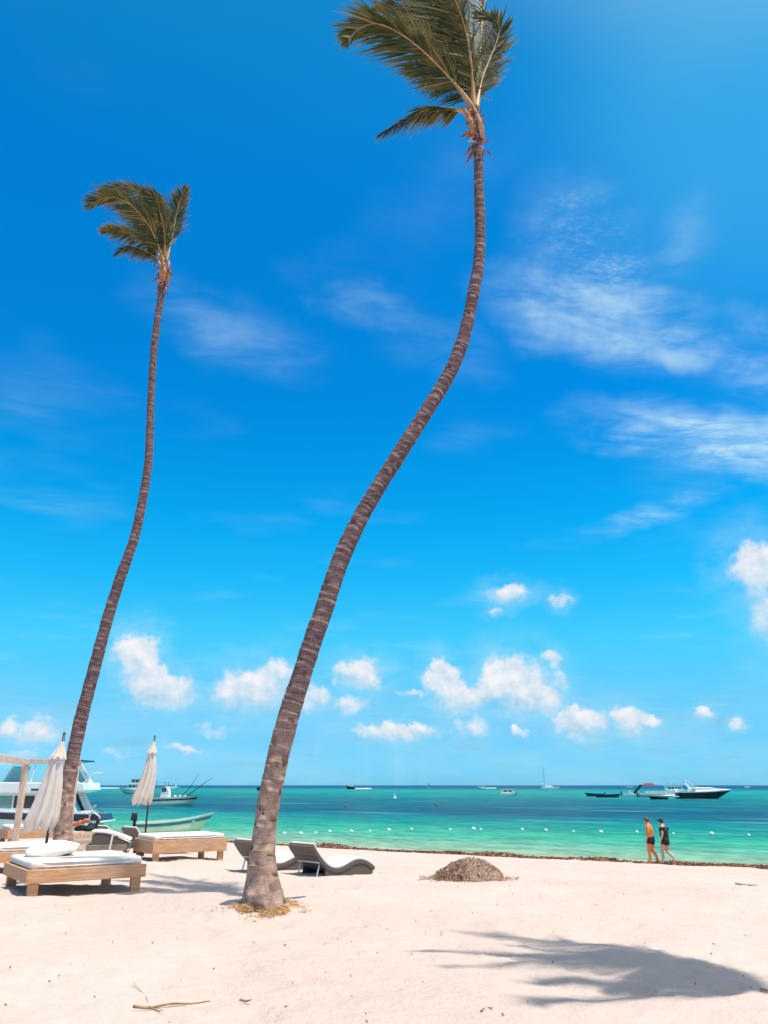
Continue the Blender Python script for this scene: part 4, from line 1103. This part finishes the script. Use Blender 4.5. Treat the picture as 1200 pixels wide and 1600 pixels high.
# thin sail on the horizon
t = boat('windsurfer', 'thin upright dark sail on the horizon right of centre', 'windsurfer', 670, 1231, 0, G)
MB().tube([(-1.6, 0, .1), (0, 0, .25), (1.8, 0, .3)], [.15, .4, .1], 8).build('board', 'gelcoat', t, True)
MB().tube([(0, 0, .2), (.1, 0, 6.6)], .14, 6).build('mast', 'black_metal', t)
MB().prism([(0, .6), (1.2, 1.6), (.9, 3.5), (.1, 6.4)], -.04, .04).build('sail', 'dark_glass', t)
t = boat('sail_buoy', 'tiny pale triangular marker standing in the water mid sea', 'buoy', 617, 1247, 0)
MB().prism([(-.4, 0), (.4, 0), (-.1, 1.3), (-.25, 1.3)], -.15, .15).build('marker', 'sailcloth', t, bevel=.04)
MB().tube([(0, 0, -.2), (0, 0, .15)], .45, 10).build('float_ring', 'float_white', t, True)

# moored group on the right
def long_boat(label, px, py, wpx, rz):
    t = boat('tender', label, 'boat', px, py, rz, G); L = px_m(px, py, wpx)
    m = MB(); hull(m, L, 1.9, .75, 0, 1, .25, .15, .4, .85); m.build('hull', 'navy', t, True)
    m = MB(); deck(m, L, 1.9, .75, .4, .85, 2.4, .2); m.build('floor', 'rubber_grey', t, True)
    for x in (-L * .25, 0, L * .2): MB().box((x, 0, .62), (.3, 1.4, .12)).build('bench', 'navy', t)
    outboard(t, -L / 2 - .1, 0, 1.0, .6); return t
long_boat('dark open boat at the left end of the moored group', 929, 1244, 30, R(170))
long_boat('longer dark open boat, second in the moored group', 952, 1246, 40, R(6))
t = boat('console_boat', 'white open boat with a small white T top left of the red awning', 'boat', 986, 1243, 0, G); L = px_m(986, 1243, 28)
m = MB(); hull(m, L, 2.2, .85, 0, 1, .3, .15, .35, .88); m.build('hull', 'gelcoat', t, True)
m = MB(); deck(m, L, 2.2, .85, .35, .88, 2.4, .1); m.build('deck', 'gelcoat', t, True)
MB().box((-.3, 0, 1.2), (.9, .8, .9)).build('console', 'gelcoat', t, bevel=.06)
MB().box((-.4, 0, 2.75), (2.2, 1.6, .12)).build('top', 'gelcoat', t, bevel=.04)
for s in (-1, 1): MB().tube([(-.4, s * .35, .8), (-.4, s * .5, 2.75)], .05, 6).build('top_post', 'grey_metal', t)
outboard(t, -L / 2 - .1, 0, 1.2, .7)
t = boat('pontoon_boat', 'pontoon boat with a red awning and slide in the moored group', 'boat', 1028, 1245, 0, G); L = px_m(1028, 1245, 62)
for s in (-1, 1): MB().tube([(-L / 2, s * 1.3, .2), (L * .42, s * 1.3, .2), (L / 2, s * 1.3, .4)], [.42, .42, .1], 10).build('pontoon', 'grey_metal', t, True)
MB().box((0, 0, .78), (L * .98, 3.2, .18)).build('deck', 'gelcoat', t, bevel=.03)
for k in range(9):
    MB().box((-L / 2 + .4 + k * (L - .8) / 8, -1.58, 1.3), (.06, .06, .9)).build('rail_post', 'grey_metal', t)
MB().box((.6, -1.58, 1.32), (L * .80, .04, .72)).build('side_panel', 'gelcoat', t)
MB().box((0, -1.58, 1.76), (L * .97, .06, .06)).build('rail', 'grey_metal', t)
MB().box((-L * .22, 0, 3.35), (L * .38, 2.7, .18)).build('awning', 'red_canvas', t, bevel=.06)
MB().prism([(-L * .36, 3.44), (-L * .08, 3.44), (-L * .13, 3.85), (-L * .31, 3.85)], -1.1, 1.1).build('awning_crown', 'red_canvas', t, bevel=.05)
for x in (-L * .38, -L * .06):
    for s in (-1, 1): MB().tube([(x, s * 1.2, .8), (x, s * 1.2, 3.3)], .05, 6).build('awning_post', 'grey_metal', t)
MB().bar((-L * .42, -1.0, 3.3), (-L * .62, -1.0, 1.0), .7, .12, (0, 1, 0)).build('slide', 'navy', t)
outboard(t, -L / 2 - .1, 0, 1.3, .6)
MB().tube([(-L * .02, -1.0, .85), (-L * .02, -1.0, 1.75)], [.16, .2], 8).build('seat_back', 'black_cloth', t)
cabin_boat('white_cruiser', 'pale cabin cruiser behind the pontoon boat in the moored group', 'boat', 1056, 1241, 44, 0, 1, H=1.3, fly=True)
t = boat('dinghy', 'small dark dinghy in front of the pontoon boat', 'dinghy', 1028, 1249, R(180), G); L = px_m(1028, 1249, 30)
m = MB(); hull(m, L, 1.6, .5, 0, 1, .2, .15, .5, .85); m.build('hull', 'black_hull', t, True)
m = MB(); deck(m, L, 1.6, .5, .5, .85, 2.4, .12); m.build('floor', 'rubber_grey', t, True)
for x in (-.8, .6): MB().box((x, 0, .42), (.3, 1.2, .08)).build('thwart', 'weathered_wood', t)
# black hulled express cruiser
t = boat('express_cruiser', 'sleek express cruiser with black hull and white deck, bow to the right', 'speedboat', 1103, 1248, 0, G); L = px_m(1103, 1248, 88)
m = MB(); hull(m, L, 3.8, 1.75, 0, .90, .5, .30, .30, .9); m.build('hull', 'black_hull', t, True)
m = MB(); hull(m, L, 3.8, 1.75, .88, 1.0, .5, .30, .30, .9, .02); m.build('sheer_band', 'gelcoat', t, True)
m = MB(); deck(m, L, 3.8, 1.75, .30, .9, 2.4, .04, .55, .28, 1.0); m.build('foredeck', 'gelcoat', t, True)
m = MB(); deck(m, L, 3.8, 1.75, .30, .9, 2.4, .55, 0, 0.0, .3); m.build('cockpit_floor', 'gelcoat', t, True)
MB().prism([(-L * .30, 1.6), (L * .32, 2.05), (L * .08, 2.75), (-L * .16, 2.85), (-L * .26, 2.6)], -1.35, 1.35).build('cabin_top', 'gelcoat', t, bevel=.18, seg=3)
MB().prism([(-L * .16, 2.75), (L * .06, 2.62), (0, 3.0), (-L * .13, 3.15)], -1.2, 1.2).build('windscreen', 'dark_glass', t, bevel=.05)
for s in (-1, 1):
    MB().prism([(-L * .24, 2.2), (-L * .17, 2.2), (-L * .30, 4.1), (-L * .335, 4.1)], s * 1.45, s * 1.62).build('arch_leg', 'gelcoat', t, bevel=.04)
MB().box((-L * .318, 0, 4.08), (.62, 3.2, .16)).build('arch_top', 'gelcoat', t, bevel=.05)
MB().tube([(-L * .32, 0, 4.1), (-L * .33, 0, 4.5)], [.25, .12], 8).build('radar', 'gelcoat', t, True)
MB().box((-L / 2 - .5, 0, .5), (1.2, 3.2, .18)).build('swim_platform', 'gelcoat', t, bevel=.05)
MB().tube([(-L / 2 + .2, 1.6, 1.0), (-L / 2 + .2, 1.6, 2.4)], .35, 8).build('fender', 'float_white', t, True)

# ------------------------------------------------------------------ swimming line: floats and ropes
FL = [(444, 1303), (470, 1303.5), (493, 1302), (515, 1300.5), (549, 1300), (578, 1299), (608, 1298), (643, 1296.5), (703, 1297), (740, 1296), (751, 1296.5),
      (816, 1297), (853, 1298.5), (896, 1300), (939, 1301), (995, 1301), (1052, 1303.5), (1112, 1304), (1170, 1306)]
names = ['float_ball']
m = MB()
rings = []
for k in range(7):
    v = -1 + 2 * k / 6; r = math.sqrt(max(.002, 1 - v * v)) * .115
    rings.append([(math.cos(a) * r * 1.15, math.sin(a) * r, .04 + v * .11) for a in np.linspace(0, 6.283, 12, endpoint=False)])
m.loft(rings)
proto = None
ordn = ['first', 'second', 'third', 'fourth', 'fifth', 'sixth', 'seventh', 'eighth', 'ninth', 'tenth', 'eleventh', 'twelfth', 'thirteenth', 'fourteenth', 'fifteenth', 'sixteenth', 'seventeenth', 'eighteenth', 'last']
fpts = []
for i, (px, py) in enumerate(FL):
    p = on_z(px, py); fpts.append(p)
    if proto is None: o = proto = m.build('float_ball', 'float_white', None, True)
    else: o = proto.copy(); COL.objects.link(o)
    o.location = (p.x, p.y, 0); o.rotation_euler = (0, 0, i * .7); s = 1 + .25 * math.sin(i * 2.3); o.scale = (s, s, s)
    tag(o, f'{ordn[i]} white float from the left on the swimming line', 'float', 'white floats of the swimming line')
rp = []
for a, b in zip(fpts[:-1], fpts[1:]):
    for k in range(8):
        c = a.lerp(b, k / 8); rp.append((c.x, c.y + .15 * math.sin(k * .8), .02 + .012 * math.sin(k * 1.7)))
m = MB(); m.tube(rp, .006, 5); tag(m.build('float_rope', 'rope'), 'pale rope joining the white floats of the swimming line', 'rope')

# ------------------------------------------------------------------ people
def skin_body(name, nodes, edges, mat, parent, root=0, sub=2):
    me = bpy.data.meshes.new(name); me.from_pydata([n[0] for n in nodes], edges, [])
    o = bpy.data.objects.new(name + '_tmp', me); COL.objects.link(o)
    md = o.modifiers.new('skin', 'SKIN'); md.use_smooth_shade = True
    sv = me.skin_vertices[0].data if me.skin_vertices else None
    if sv is None:
        bpy.context.view_layer.objects.active = o; bpy.ops.object.mode_set(mode='OBJECT'); sv = me.skin_vertices[0].data
    for i, n in enumerate(nodes):
        r = n[1]; sv[i].radius = r if isinstance(r, tuple) else (r, r); sv[i].use_root = (i == root)
    sb = o.modifiers.new('sub', 'SUBSURF'); sb.levels = sub; sb.render_levels = sub
    bpy.context.view_layer.update()
    dg = bpy.context.evaluated_depsgraph_get()
    m2 = bpy.data.meshes.new_from_object(o.evaluated_get(dg)); m2.name = name
    bpy.data.objects.remove(o)
    m2.materials.clear(); m2.materials.append(MATS[mat])
    m2.polygons.foreach_set('use_smooth', np.ones(len(m2.polygons), bool))
    o = bpy.data.objects.new(name, m2); COL.objects.link(o); o.parent = parent
    return o
def person(label, feet, rz, height, skin, shirt, shorts, cap, stride, lean, arms):
    """local frame: walks towards +x; nodes for a 1.75 m figure"""
    t = thing('person', label, 'person', feet, rz, 'two walkers at the waterline'); k = height / 1.75
    t.scale = (k, k, k)
    s = stride
    hipz, lx = .93, lean
    N = []; E = []
    def nd(p, r, parent=None):
        N.append((p, tuple(q * 1.16 for q in r) if isinstance(r, tuple) else (r * 1.16 if r > .03 else r))); i = len(N) - 1
        if parent is not None: E.append((parent, i))
        return i
    pel = nd((0, 0, hipz), (.145, .12)); bel = nd((.03 + lx * .2, 0, 1.08), (.145, .13), pel); ch = nd((.01 + lx * .5, 0, 1.28), (.175, .135), bel)
    sh = nd((0.0 + lx * .8, 0, 1.42), (.16, .10), ch); nk = nd((.03 + lx, 0, 1.50), .055, sh); h1 = nd((.075 + lx * 1.2, 0, 1.585), (.078, .085), nk); h2 = nd((.085 + lx * 1.3, 0, 1.68), (.075, .088), h1)
    face = nd((.155 + lx * 1.25, 0, 1.60), (.022, .025), h1)
    legs = []
    for y, ph in ((.09, 1), (-.09, -1)):
        kx = .16 * s if ph > 0 else -.01 * s; ax = .20 * s if ph > 0 else -.34 * s; az = .09 if ph > 0 else .13
        hp = nd((0, y, .88), .094, pel); th_ = nd((kx * .55, y, .68), .090, hp); kn = nd((kx + .03, y, .48), .060, th_); cf = nd((kx * .5 + ax * .5 - .025, y, .33), .057, kn)
        an = nd((ax, y, az), .038, cf); hl = nd((ax - .035, y, az - .05), .036, an); toe = nd((ax + .15, y, .025 if ph > 0 else .02), (.042, .022), an)
        legs.append((hp, th_, kn))
    for y, ph in ((.185, arms[0]), (-.185, arms[1])):
        a0 = nd((lx * .8, y * .92, 1.40), .066, sh); el_ = nd((lx * .8 - .03 + .06 * ph, y * 1.25, 1.13), .044, a0); wr = nd((lx * .8 + .04 + .16 * ph, y * 1.22, .89), .030, el_)
        bx, by = lx * .8 + .17 * ph, y * 1.21
        hd = nd((bx + .055, by, .825), (.020, .034), wr)
        for fi, fl_ in enumerate((.075, .088, .083, .062)):      # four fingers, curled a little, and the thumb
            ox = (fi - 1.5) * .021
            k1_ = nd((bx + .060 - ox, by, .785), .0095, hd); k2_ = nd((bx + .066 - ox, by - .006 * (1 if y > 0 else -1), .785 - fl_ * .55), .0085, k1_)
            nd((bx + .070 - ox, by - .022 * (1 if y > 0 else -1), .785 - fl_), .0075, k2_)
        th0 = nd((bx + .085, by - .012 * (1 if y > 0 else -1), .815), .010, hd); nd((bx + .105, by - .02 * (1 if y > 0 else -1), .780), .0085, th0)
    skin_body('body', N, E, skin, t)
    def subset(idx, ed, grow, name, mat):
        nodes = [(N[i][0], tuple((q + grow) for q in (N[i][1] if isinstance(N[i][1], tuple) else (N[i][1], N[i][1])))) for i in idx]
        skin_body(name, nodes, [(idx.index(a), idx.index(b)) for a, b in ed], mat, t)
    (hp1, t1, k1), (hp2, t2, k2) = legs
    subset([pel, hp1, t1, hp2, t2, bel], [(pel, hp1), (hp1, t1), (pel, hp2), (hp2, t2), (pel, bel)], .028, 'shorts', shorts)
    if shirt:
        arm0 = [i for i, n in enumerate(N) if abs(abs(n[0][1]) - .185 * .92) < 1e-6 and abs(n[0][2] - 1.40) < 1e-6]
        els = [j for a in arm0 for (q, j) in E if q == a]
        idx = [pel, bel, ch, sh] + arm0
        ed = [(pel, bel), (bel, ch), (ch, sh)] + [(sh, a) for a in arm0]
        nodes_extra = []
        for a, e in zip(arm0, els):
            mid = tuple((np.array(N[a][0]) * .45 + np.array(N[e][0]) * .55)); N.append((mid, .055)); mi = len(N) - 1; idx.append(mi); ed.append((a, mi))
        subset(idx, ed, .034, 'shirt', shirt)
    # hair or cap
    hx, hz = .085 + lx * 1.3, 1.685
    m = MB(); rings = []
    for q in range(7):
        v = q / 6 * 1.25; r = math.cos(min(v, 1.5)); rings.append([(hx - .012 + math.cos(a) * .108 * max(r, .05), math.sin(a) * .092 * max(r, .05), hz - .005 + math.sin(v) * .092) for a in np.linspace(0, 6.283, 18, endpoint=False)])
    rings.insert(0, [(hx - .020 + math.cos(a) * .100 * (.85 if math.cos(a) > 0 else 1.0), math.sin(a) * .088, hz - .055 + (.05 if math.cos(a) > .3 else -.03)) for a in np.linspace(0, 6.283, 18, endpoint=False)])
    m.loft(rings); m.build('cap' if cap else 'hair', 'black_cloth' if cap else 'hair', t, True)
    if cap:
        m = MB(); m.add([(hx + .08, -.07, hz + .015), (hx + .08, .07, hz + .015), (hx + .19, .05, hz - .01), (hx + .19, -.05, hz - .01), (hx + .08, -.07, hz + .03), (hx + .08, .07, hz + .03), (hx + .19, .05, hz + .0), (hx + .19, -.05, hz + .0)],
                       [(0, 1, 2, 3), (7, 6, 5, 4), (0, 3, 7, 4), (3, 2, 6, 7), (2, 1, 5, 6), (1, 0, 4, 5)]); m.build('cap_peak', 'black_cloth', t)
    for s_ in (-1, 1):
        m = MB(); m.tube([(hx - .005, s_ * .082, hz - .09), (hx - .012, s_ * .095, hz - .05)], [.014, .017], 6); m.build('ear', skin, t, True)
        m = MB(); m.tube([(hx + .078, s_ * .03, hz - .05), (hx + .090, s_ * .03, hz - .05)], [.011, .008], 6); m.build('eye', 'black_metal', t, True)
    return t
pa = on_z(1021, 1351, .08); pb = on_z(1044, 1352, .08)
person('bare chested person with tanned orange skin and dark shorts walking at the waterline', (pa.x, pa.y, gz(pa.x, pa.y) + .035), R(180 - 35), 1.80, 'skin_tan', None, 'navy_cloth', False, .5, .03, (.3, -.3))
person('person in black shirt, dark shorts and black cap walking at the waterline', (pb.x, pb.y, gz(pb.x, pb.y) + .035), R(180 - 40), 1.76, 'skin_light', 'black_cloth', 'black_cloth', True, .85, .04, (.3, .3))
def swimmer(label, px, py, suit):
    p = on_z(px, py); t = thing('person', label, 'person', (p.x, p.y, 0), R(200), 'bathers in the sea')
    N = [((0, 0, -.3), .13), ((0, 0, .0), .13), ((0, 0, .22), (.17, .12)), ((0, 0, .36), (.12, .08)), ((.02, 0, .44), .055), ((.03, 0, .54), .085), ((.03, 0, .64), .085),
         ((0, .18, .33), .055), ((.06, .26, .10), .045), ((.18, .26, -.05), .035), ((0, -.18, .33), .055), ((.06, -.26, .10), .045), ((.18, -.26, -.05), .035)]
    skin_body('body', N, [(0, 1), (1, 2), (2, 3), (3, 4), (4, 5), (5, 6), (3, 7), (7, 8), (8, 9), (3, 10), (10, 11), (11, 12)], 'skin_tan', t)
    skin_body('shirt', [((0, 0, -.2), .15), ((0, 0, .05), (.16, .15)), ((0, 0, .22), (.19, .14)), ((0, 0, .34), (.14, .10))], [(0, 1), (1, 2), (2, 3)], suit, t)
    m = MB(); m.loft([[(.025 + math.cos(a) * .1 * r, math.sin(a) * .1 * r, .62 + h) for a in np.linspace(0, 6.283, 12, endpoint=False)] for r, h in ((1, -.02), (.95, .05), (.6, .10), (.1, .12))]); m.build('hair', 'hair', t, True)
swimmer('bather standing in the sea left of centre, dark top', 540, 1261, 'navy_cloth')
swimmer('bather standing in the sea right of centre, black top', 682, 1259, 'black_cloth')

# ------------------------------------------------------------------ seaweed
# line of washed up weed along the water's edge
mb, mb2 = MB(), MB()
U = Vector((-NRM.y, NRM.x))                                # along the shore, to the right
a0 = -26.0
for k in range(15000):
    al = random.uniform(-24, 26)
    den = .30 + 1.1 * float(vnoise(al / 1.6, 2.0, 31)) * float(vnoise(al / 5.5, 7.0, 32)) * 2
    if random.random() > den: continue
    row = random.random()
    s = (.30 if row < .65 else .95 + .5 * math.sin(al * .6)) + random.gauss(0, .20) + .6 * (float(vnoise(al / 3.0, 1.0, 33)) - .5)
    x = SHORE_P[0] + U.x * al + NRM.x * s; y = SHORE_P[1] + U.y * al + NRM.y * s
    z = max(gz(x, y), 0.01) + random.random() ** 1.5 * .24 * den
    ln = random.uniform(.08, .30); d = random.gauss(math.atan2(U.y, U.x), .6); w = random.uniform(.012, .05)
    dx, dy = math.cos(d) * ln / 2, math.sin(d) * ln / 2; e = random.uniform(-.04, .06)
    (mb if random.random() < .7 else mb2).add([(x - dx, y - dy, z), (x + dy / ln * w, y - dx / ln * w, z + .03), (x - dy / ln * w, y + dx / ln * w, z - .02), (x + dx, y + dy, z + e), (x, y, z + .05)],
                                              [(0, 1, 4), (1, 3, 4), (3, 2, 4), (2, 0, 4), (0, 2, 1), (1, 2, 3)])
t = thing('seaweed_line', 'brown line of washed up seaweed along the water edge', 'seaweed'); t['kind'] = 'stuff'
mb.build('wet_weed', 'weed_brown', t, kind='stuff'); mb2.build('dry_weed', 'weed_dry', t, kind='stuff')
# raked heap
hc = on_ground(733, 1378); hw = 110 * (hc.y * CP - 1.6 * SP) / FPX; hh = .35
t = thing('seaweed_heap', 'rounded heap of dry brown seaweed raked up on the open sand', 'seaweed heap', (hc.x, hc.y + .35, gz(hc.x, hc.y + .35)), R(-6))
def heap_z(x, y):
    xx = x / (hw / 2) - .10
    r = math.hypot(xx / (1.12 if xx < 0 else .9), y / (hw * .36)) * (1 + .35 * (float(vnoise(math.atan2(y, x) * 2.2 + 9, 3.3, 43)) - .5)); f = max(0, 1 - r * r)
    return hh * f ** (.66 if xx < 0 else .52) * (1 + .34 * (float(vnoise(x * 3.6 + 9, y * 3.6, 41)) - .5) + .3 * (float(vnoise(x * 9 + 2, y * 9, 44)) - .5)) - .06 * min(1, r)
vs, fs = [], []; n = 40
for j in range(n):
    for i in range(n):
        x, y = (i / (n - 1) - .5) * hw * 1.06, (j / (n - 1) - .5) * hw * .76
        vs.append((x, y, heap_z(x, y) + .04 * (float(vnoise(x * 9, y * 9, 42)) - .5)))
for j in range(n - 1):
    for i in range(n - 1): a = j * n + i; fs.append((a, a + 1, a + n + 1, a + n))
MB().add(vs, fs).build('mound', 'weed_dry', t, True)
mbs = {'weed_dry': MB(), 'weed_brown': MB(), 'weed_pale': MB()}
for k in range(5200):
    a, rr = random.uniform(0, 6.28), math.sqrt(random.random()) * (1.0 if random.random() < .86 else random.uniform(1.1, 1.55))
    x, y = math.cos(a) * rr * hw / 2, math.sin(a) * rr * hw * .36
    z = max(heap_z(x, y), .0) + random.uniform(-.005, .035); ln = random.uniform(.03, .11); d = random.uniform(0, 6.28); w = random.uniform(.005, .014)
    dx, dy = math.cos(d) * ln, math.sin(d) * ln; x2, y2 = x + dx, y + dy; z2 = max(heap_z(x2, y2), 0) + random.uniform(-.01, .075)
    key = random.choices(list(mbs), (.45, .20 + (.20 if x < 0 else -.12), .42 if x > -.1 else .10))[0]  # sunlit right and shaded left side put into the mix of strand colours
    mbs[key].add([(x - dy / ln * w, y + dx / ln * w, z), (x + dy / ln * w, y - dx / ln * w, z), (x2, y2, z2), ((x + x2) / 2, (y + y2) / 2, (z + z2) / 2 + .02)], [(0, 1, 3), (1, 2, 3), (2, 0, 3)])
for k, v in mbs.items(): v.build('strands', k, t, kind='stuff')
lp = on_ground(798, 1374); m = MB(); rings = []
for q in range(6):
    v = q / 5 * 1.4; rings.append([(math.cos(a) * .14 * math.cos(v) * (1 + .2 * math.sin(3 * a)), math.sin(a) * .08 * math.cos(v), math.sin(v) * .06 - .01) for a in np.linspace(0, 6.283, 16, endpoint=False)])
m.loft(rings); o = m.build('seaweed_clump', 'weed_dry', None, True); o.location = lp; tag(o, 'small lone clump of dry weed right of the seaweed heap', 'seaweed')

# ------------------------------------------------------------------ twigs and litter
def twig(label, pix, r, mat='twig', name='twig'):
    pts = [on_ground(*q) for q in pix]; pts = [(p.x, p.y, p.z + r * .9 + .02 * math.sin(i * 2.0 + 1) ** 2) for i, p in enumerate(pts)]
    P, _ = spline(pts, 16); m = MB(); m.tube([tuple(q) for q in P], [r * (1 - .6 * i / 15) for i in range(16)], 6)
    return m, label, mat, name
def finish(m, label, mat, name): return tag(m.build(name, mat, None, True), label, name)
m, *rest = twig('long forked twig lying on the sand at the bottom left', [(207, 1579), (235, 1577.5), (265, 1576), (300, 1573), (328, 1568)], .012)
m2, *_ = twig('', [(232, 1578), (246, 1581), (254, 1585)], .007); m.add(m2.v, m2.f); finish(m, *rest)
finish(*twig('short dark twig right of the long forked one', [(374, 1568), (384, 1567), (392, 1569)], .011))
finish(*twig('pale thin stalk lying above the long forked twig', [(209, 1540), (222, 1552), (232, 1568)], .005, 'coir_pale'))
finish(*twig('straight stick on the open sand near the right edge', [(1149, 1383), (1165, 1384), (1183, 1386)], .018))
finish(*twig('bent twig at the lower edge of the palm crown shadow', [(752, 1585), (761, 1578), (770, 1582)], .009))
finish(*twig('stick end poking in at the tip of the crown shadow', [(1188, 1550), (1200, 1551)], .012))
mb, mb2 = MB(), MB()
for k in range(300):
    D = random.uniform(5.5, 20); x = random.uniform(-.62, .62) * D
    y = D; z = gz(x, y) + .006; ln = random.uniform(.004, .016) * (1 if random.random() < .9 else 2); d = random.uniform(0, 6.28); w = ln * random.uniform(.2, .6)
    dx, dy = math.cos(d), math.sin(d)
    (mb if random.random() < .5 else mb2).add([(x - dx * ln, y - dy * ln, z), (x + dy * w, y - dx * w, z + .004), (x + dx * ln, y + dy * ln, z + .012), (x - dy * w, y + dx * w, z + .004), (x, y, z + .02)],
                                              [(0, 1, 4), (1, 2, 4), (2, 3, 4), (3, 0, 4)])
t = thing('beach_litter', 'scattered specks of dry leaf and weed on the sand', 'litter'); t['kind'] = 'stuff'
mb.build('dark_specks', 'weed_brown', t, kind='stuff'); mb2.build('tan_specks', 'twig', t, kind='stuff')
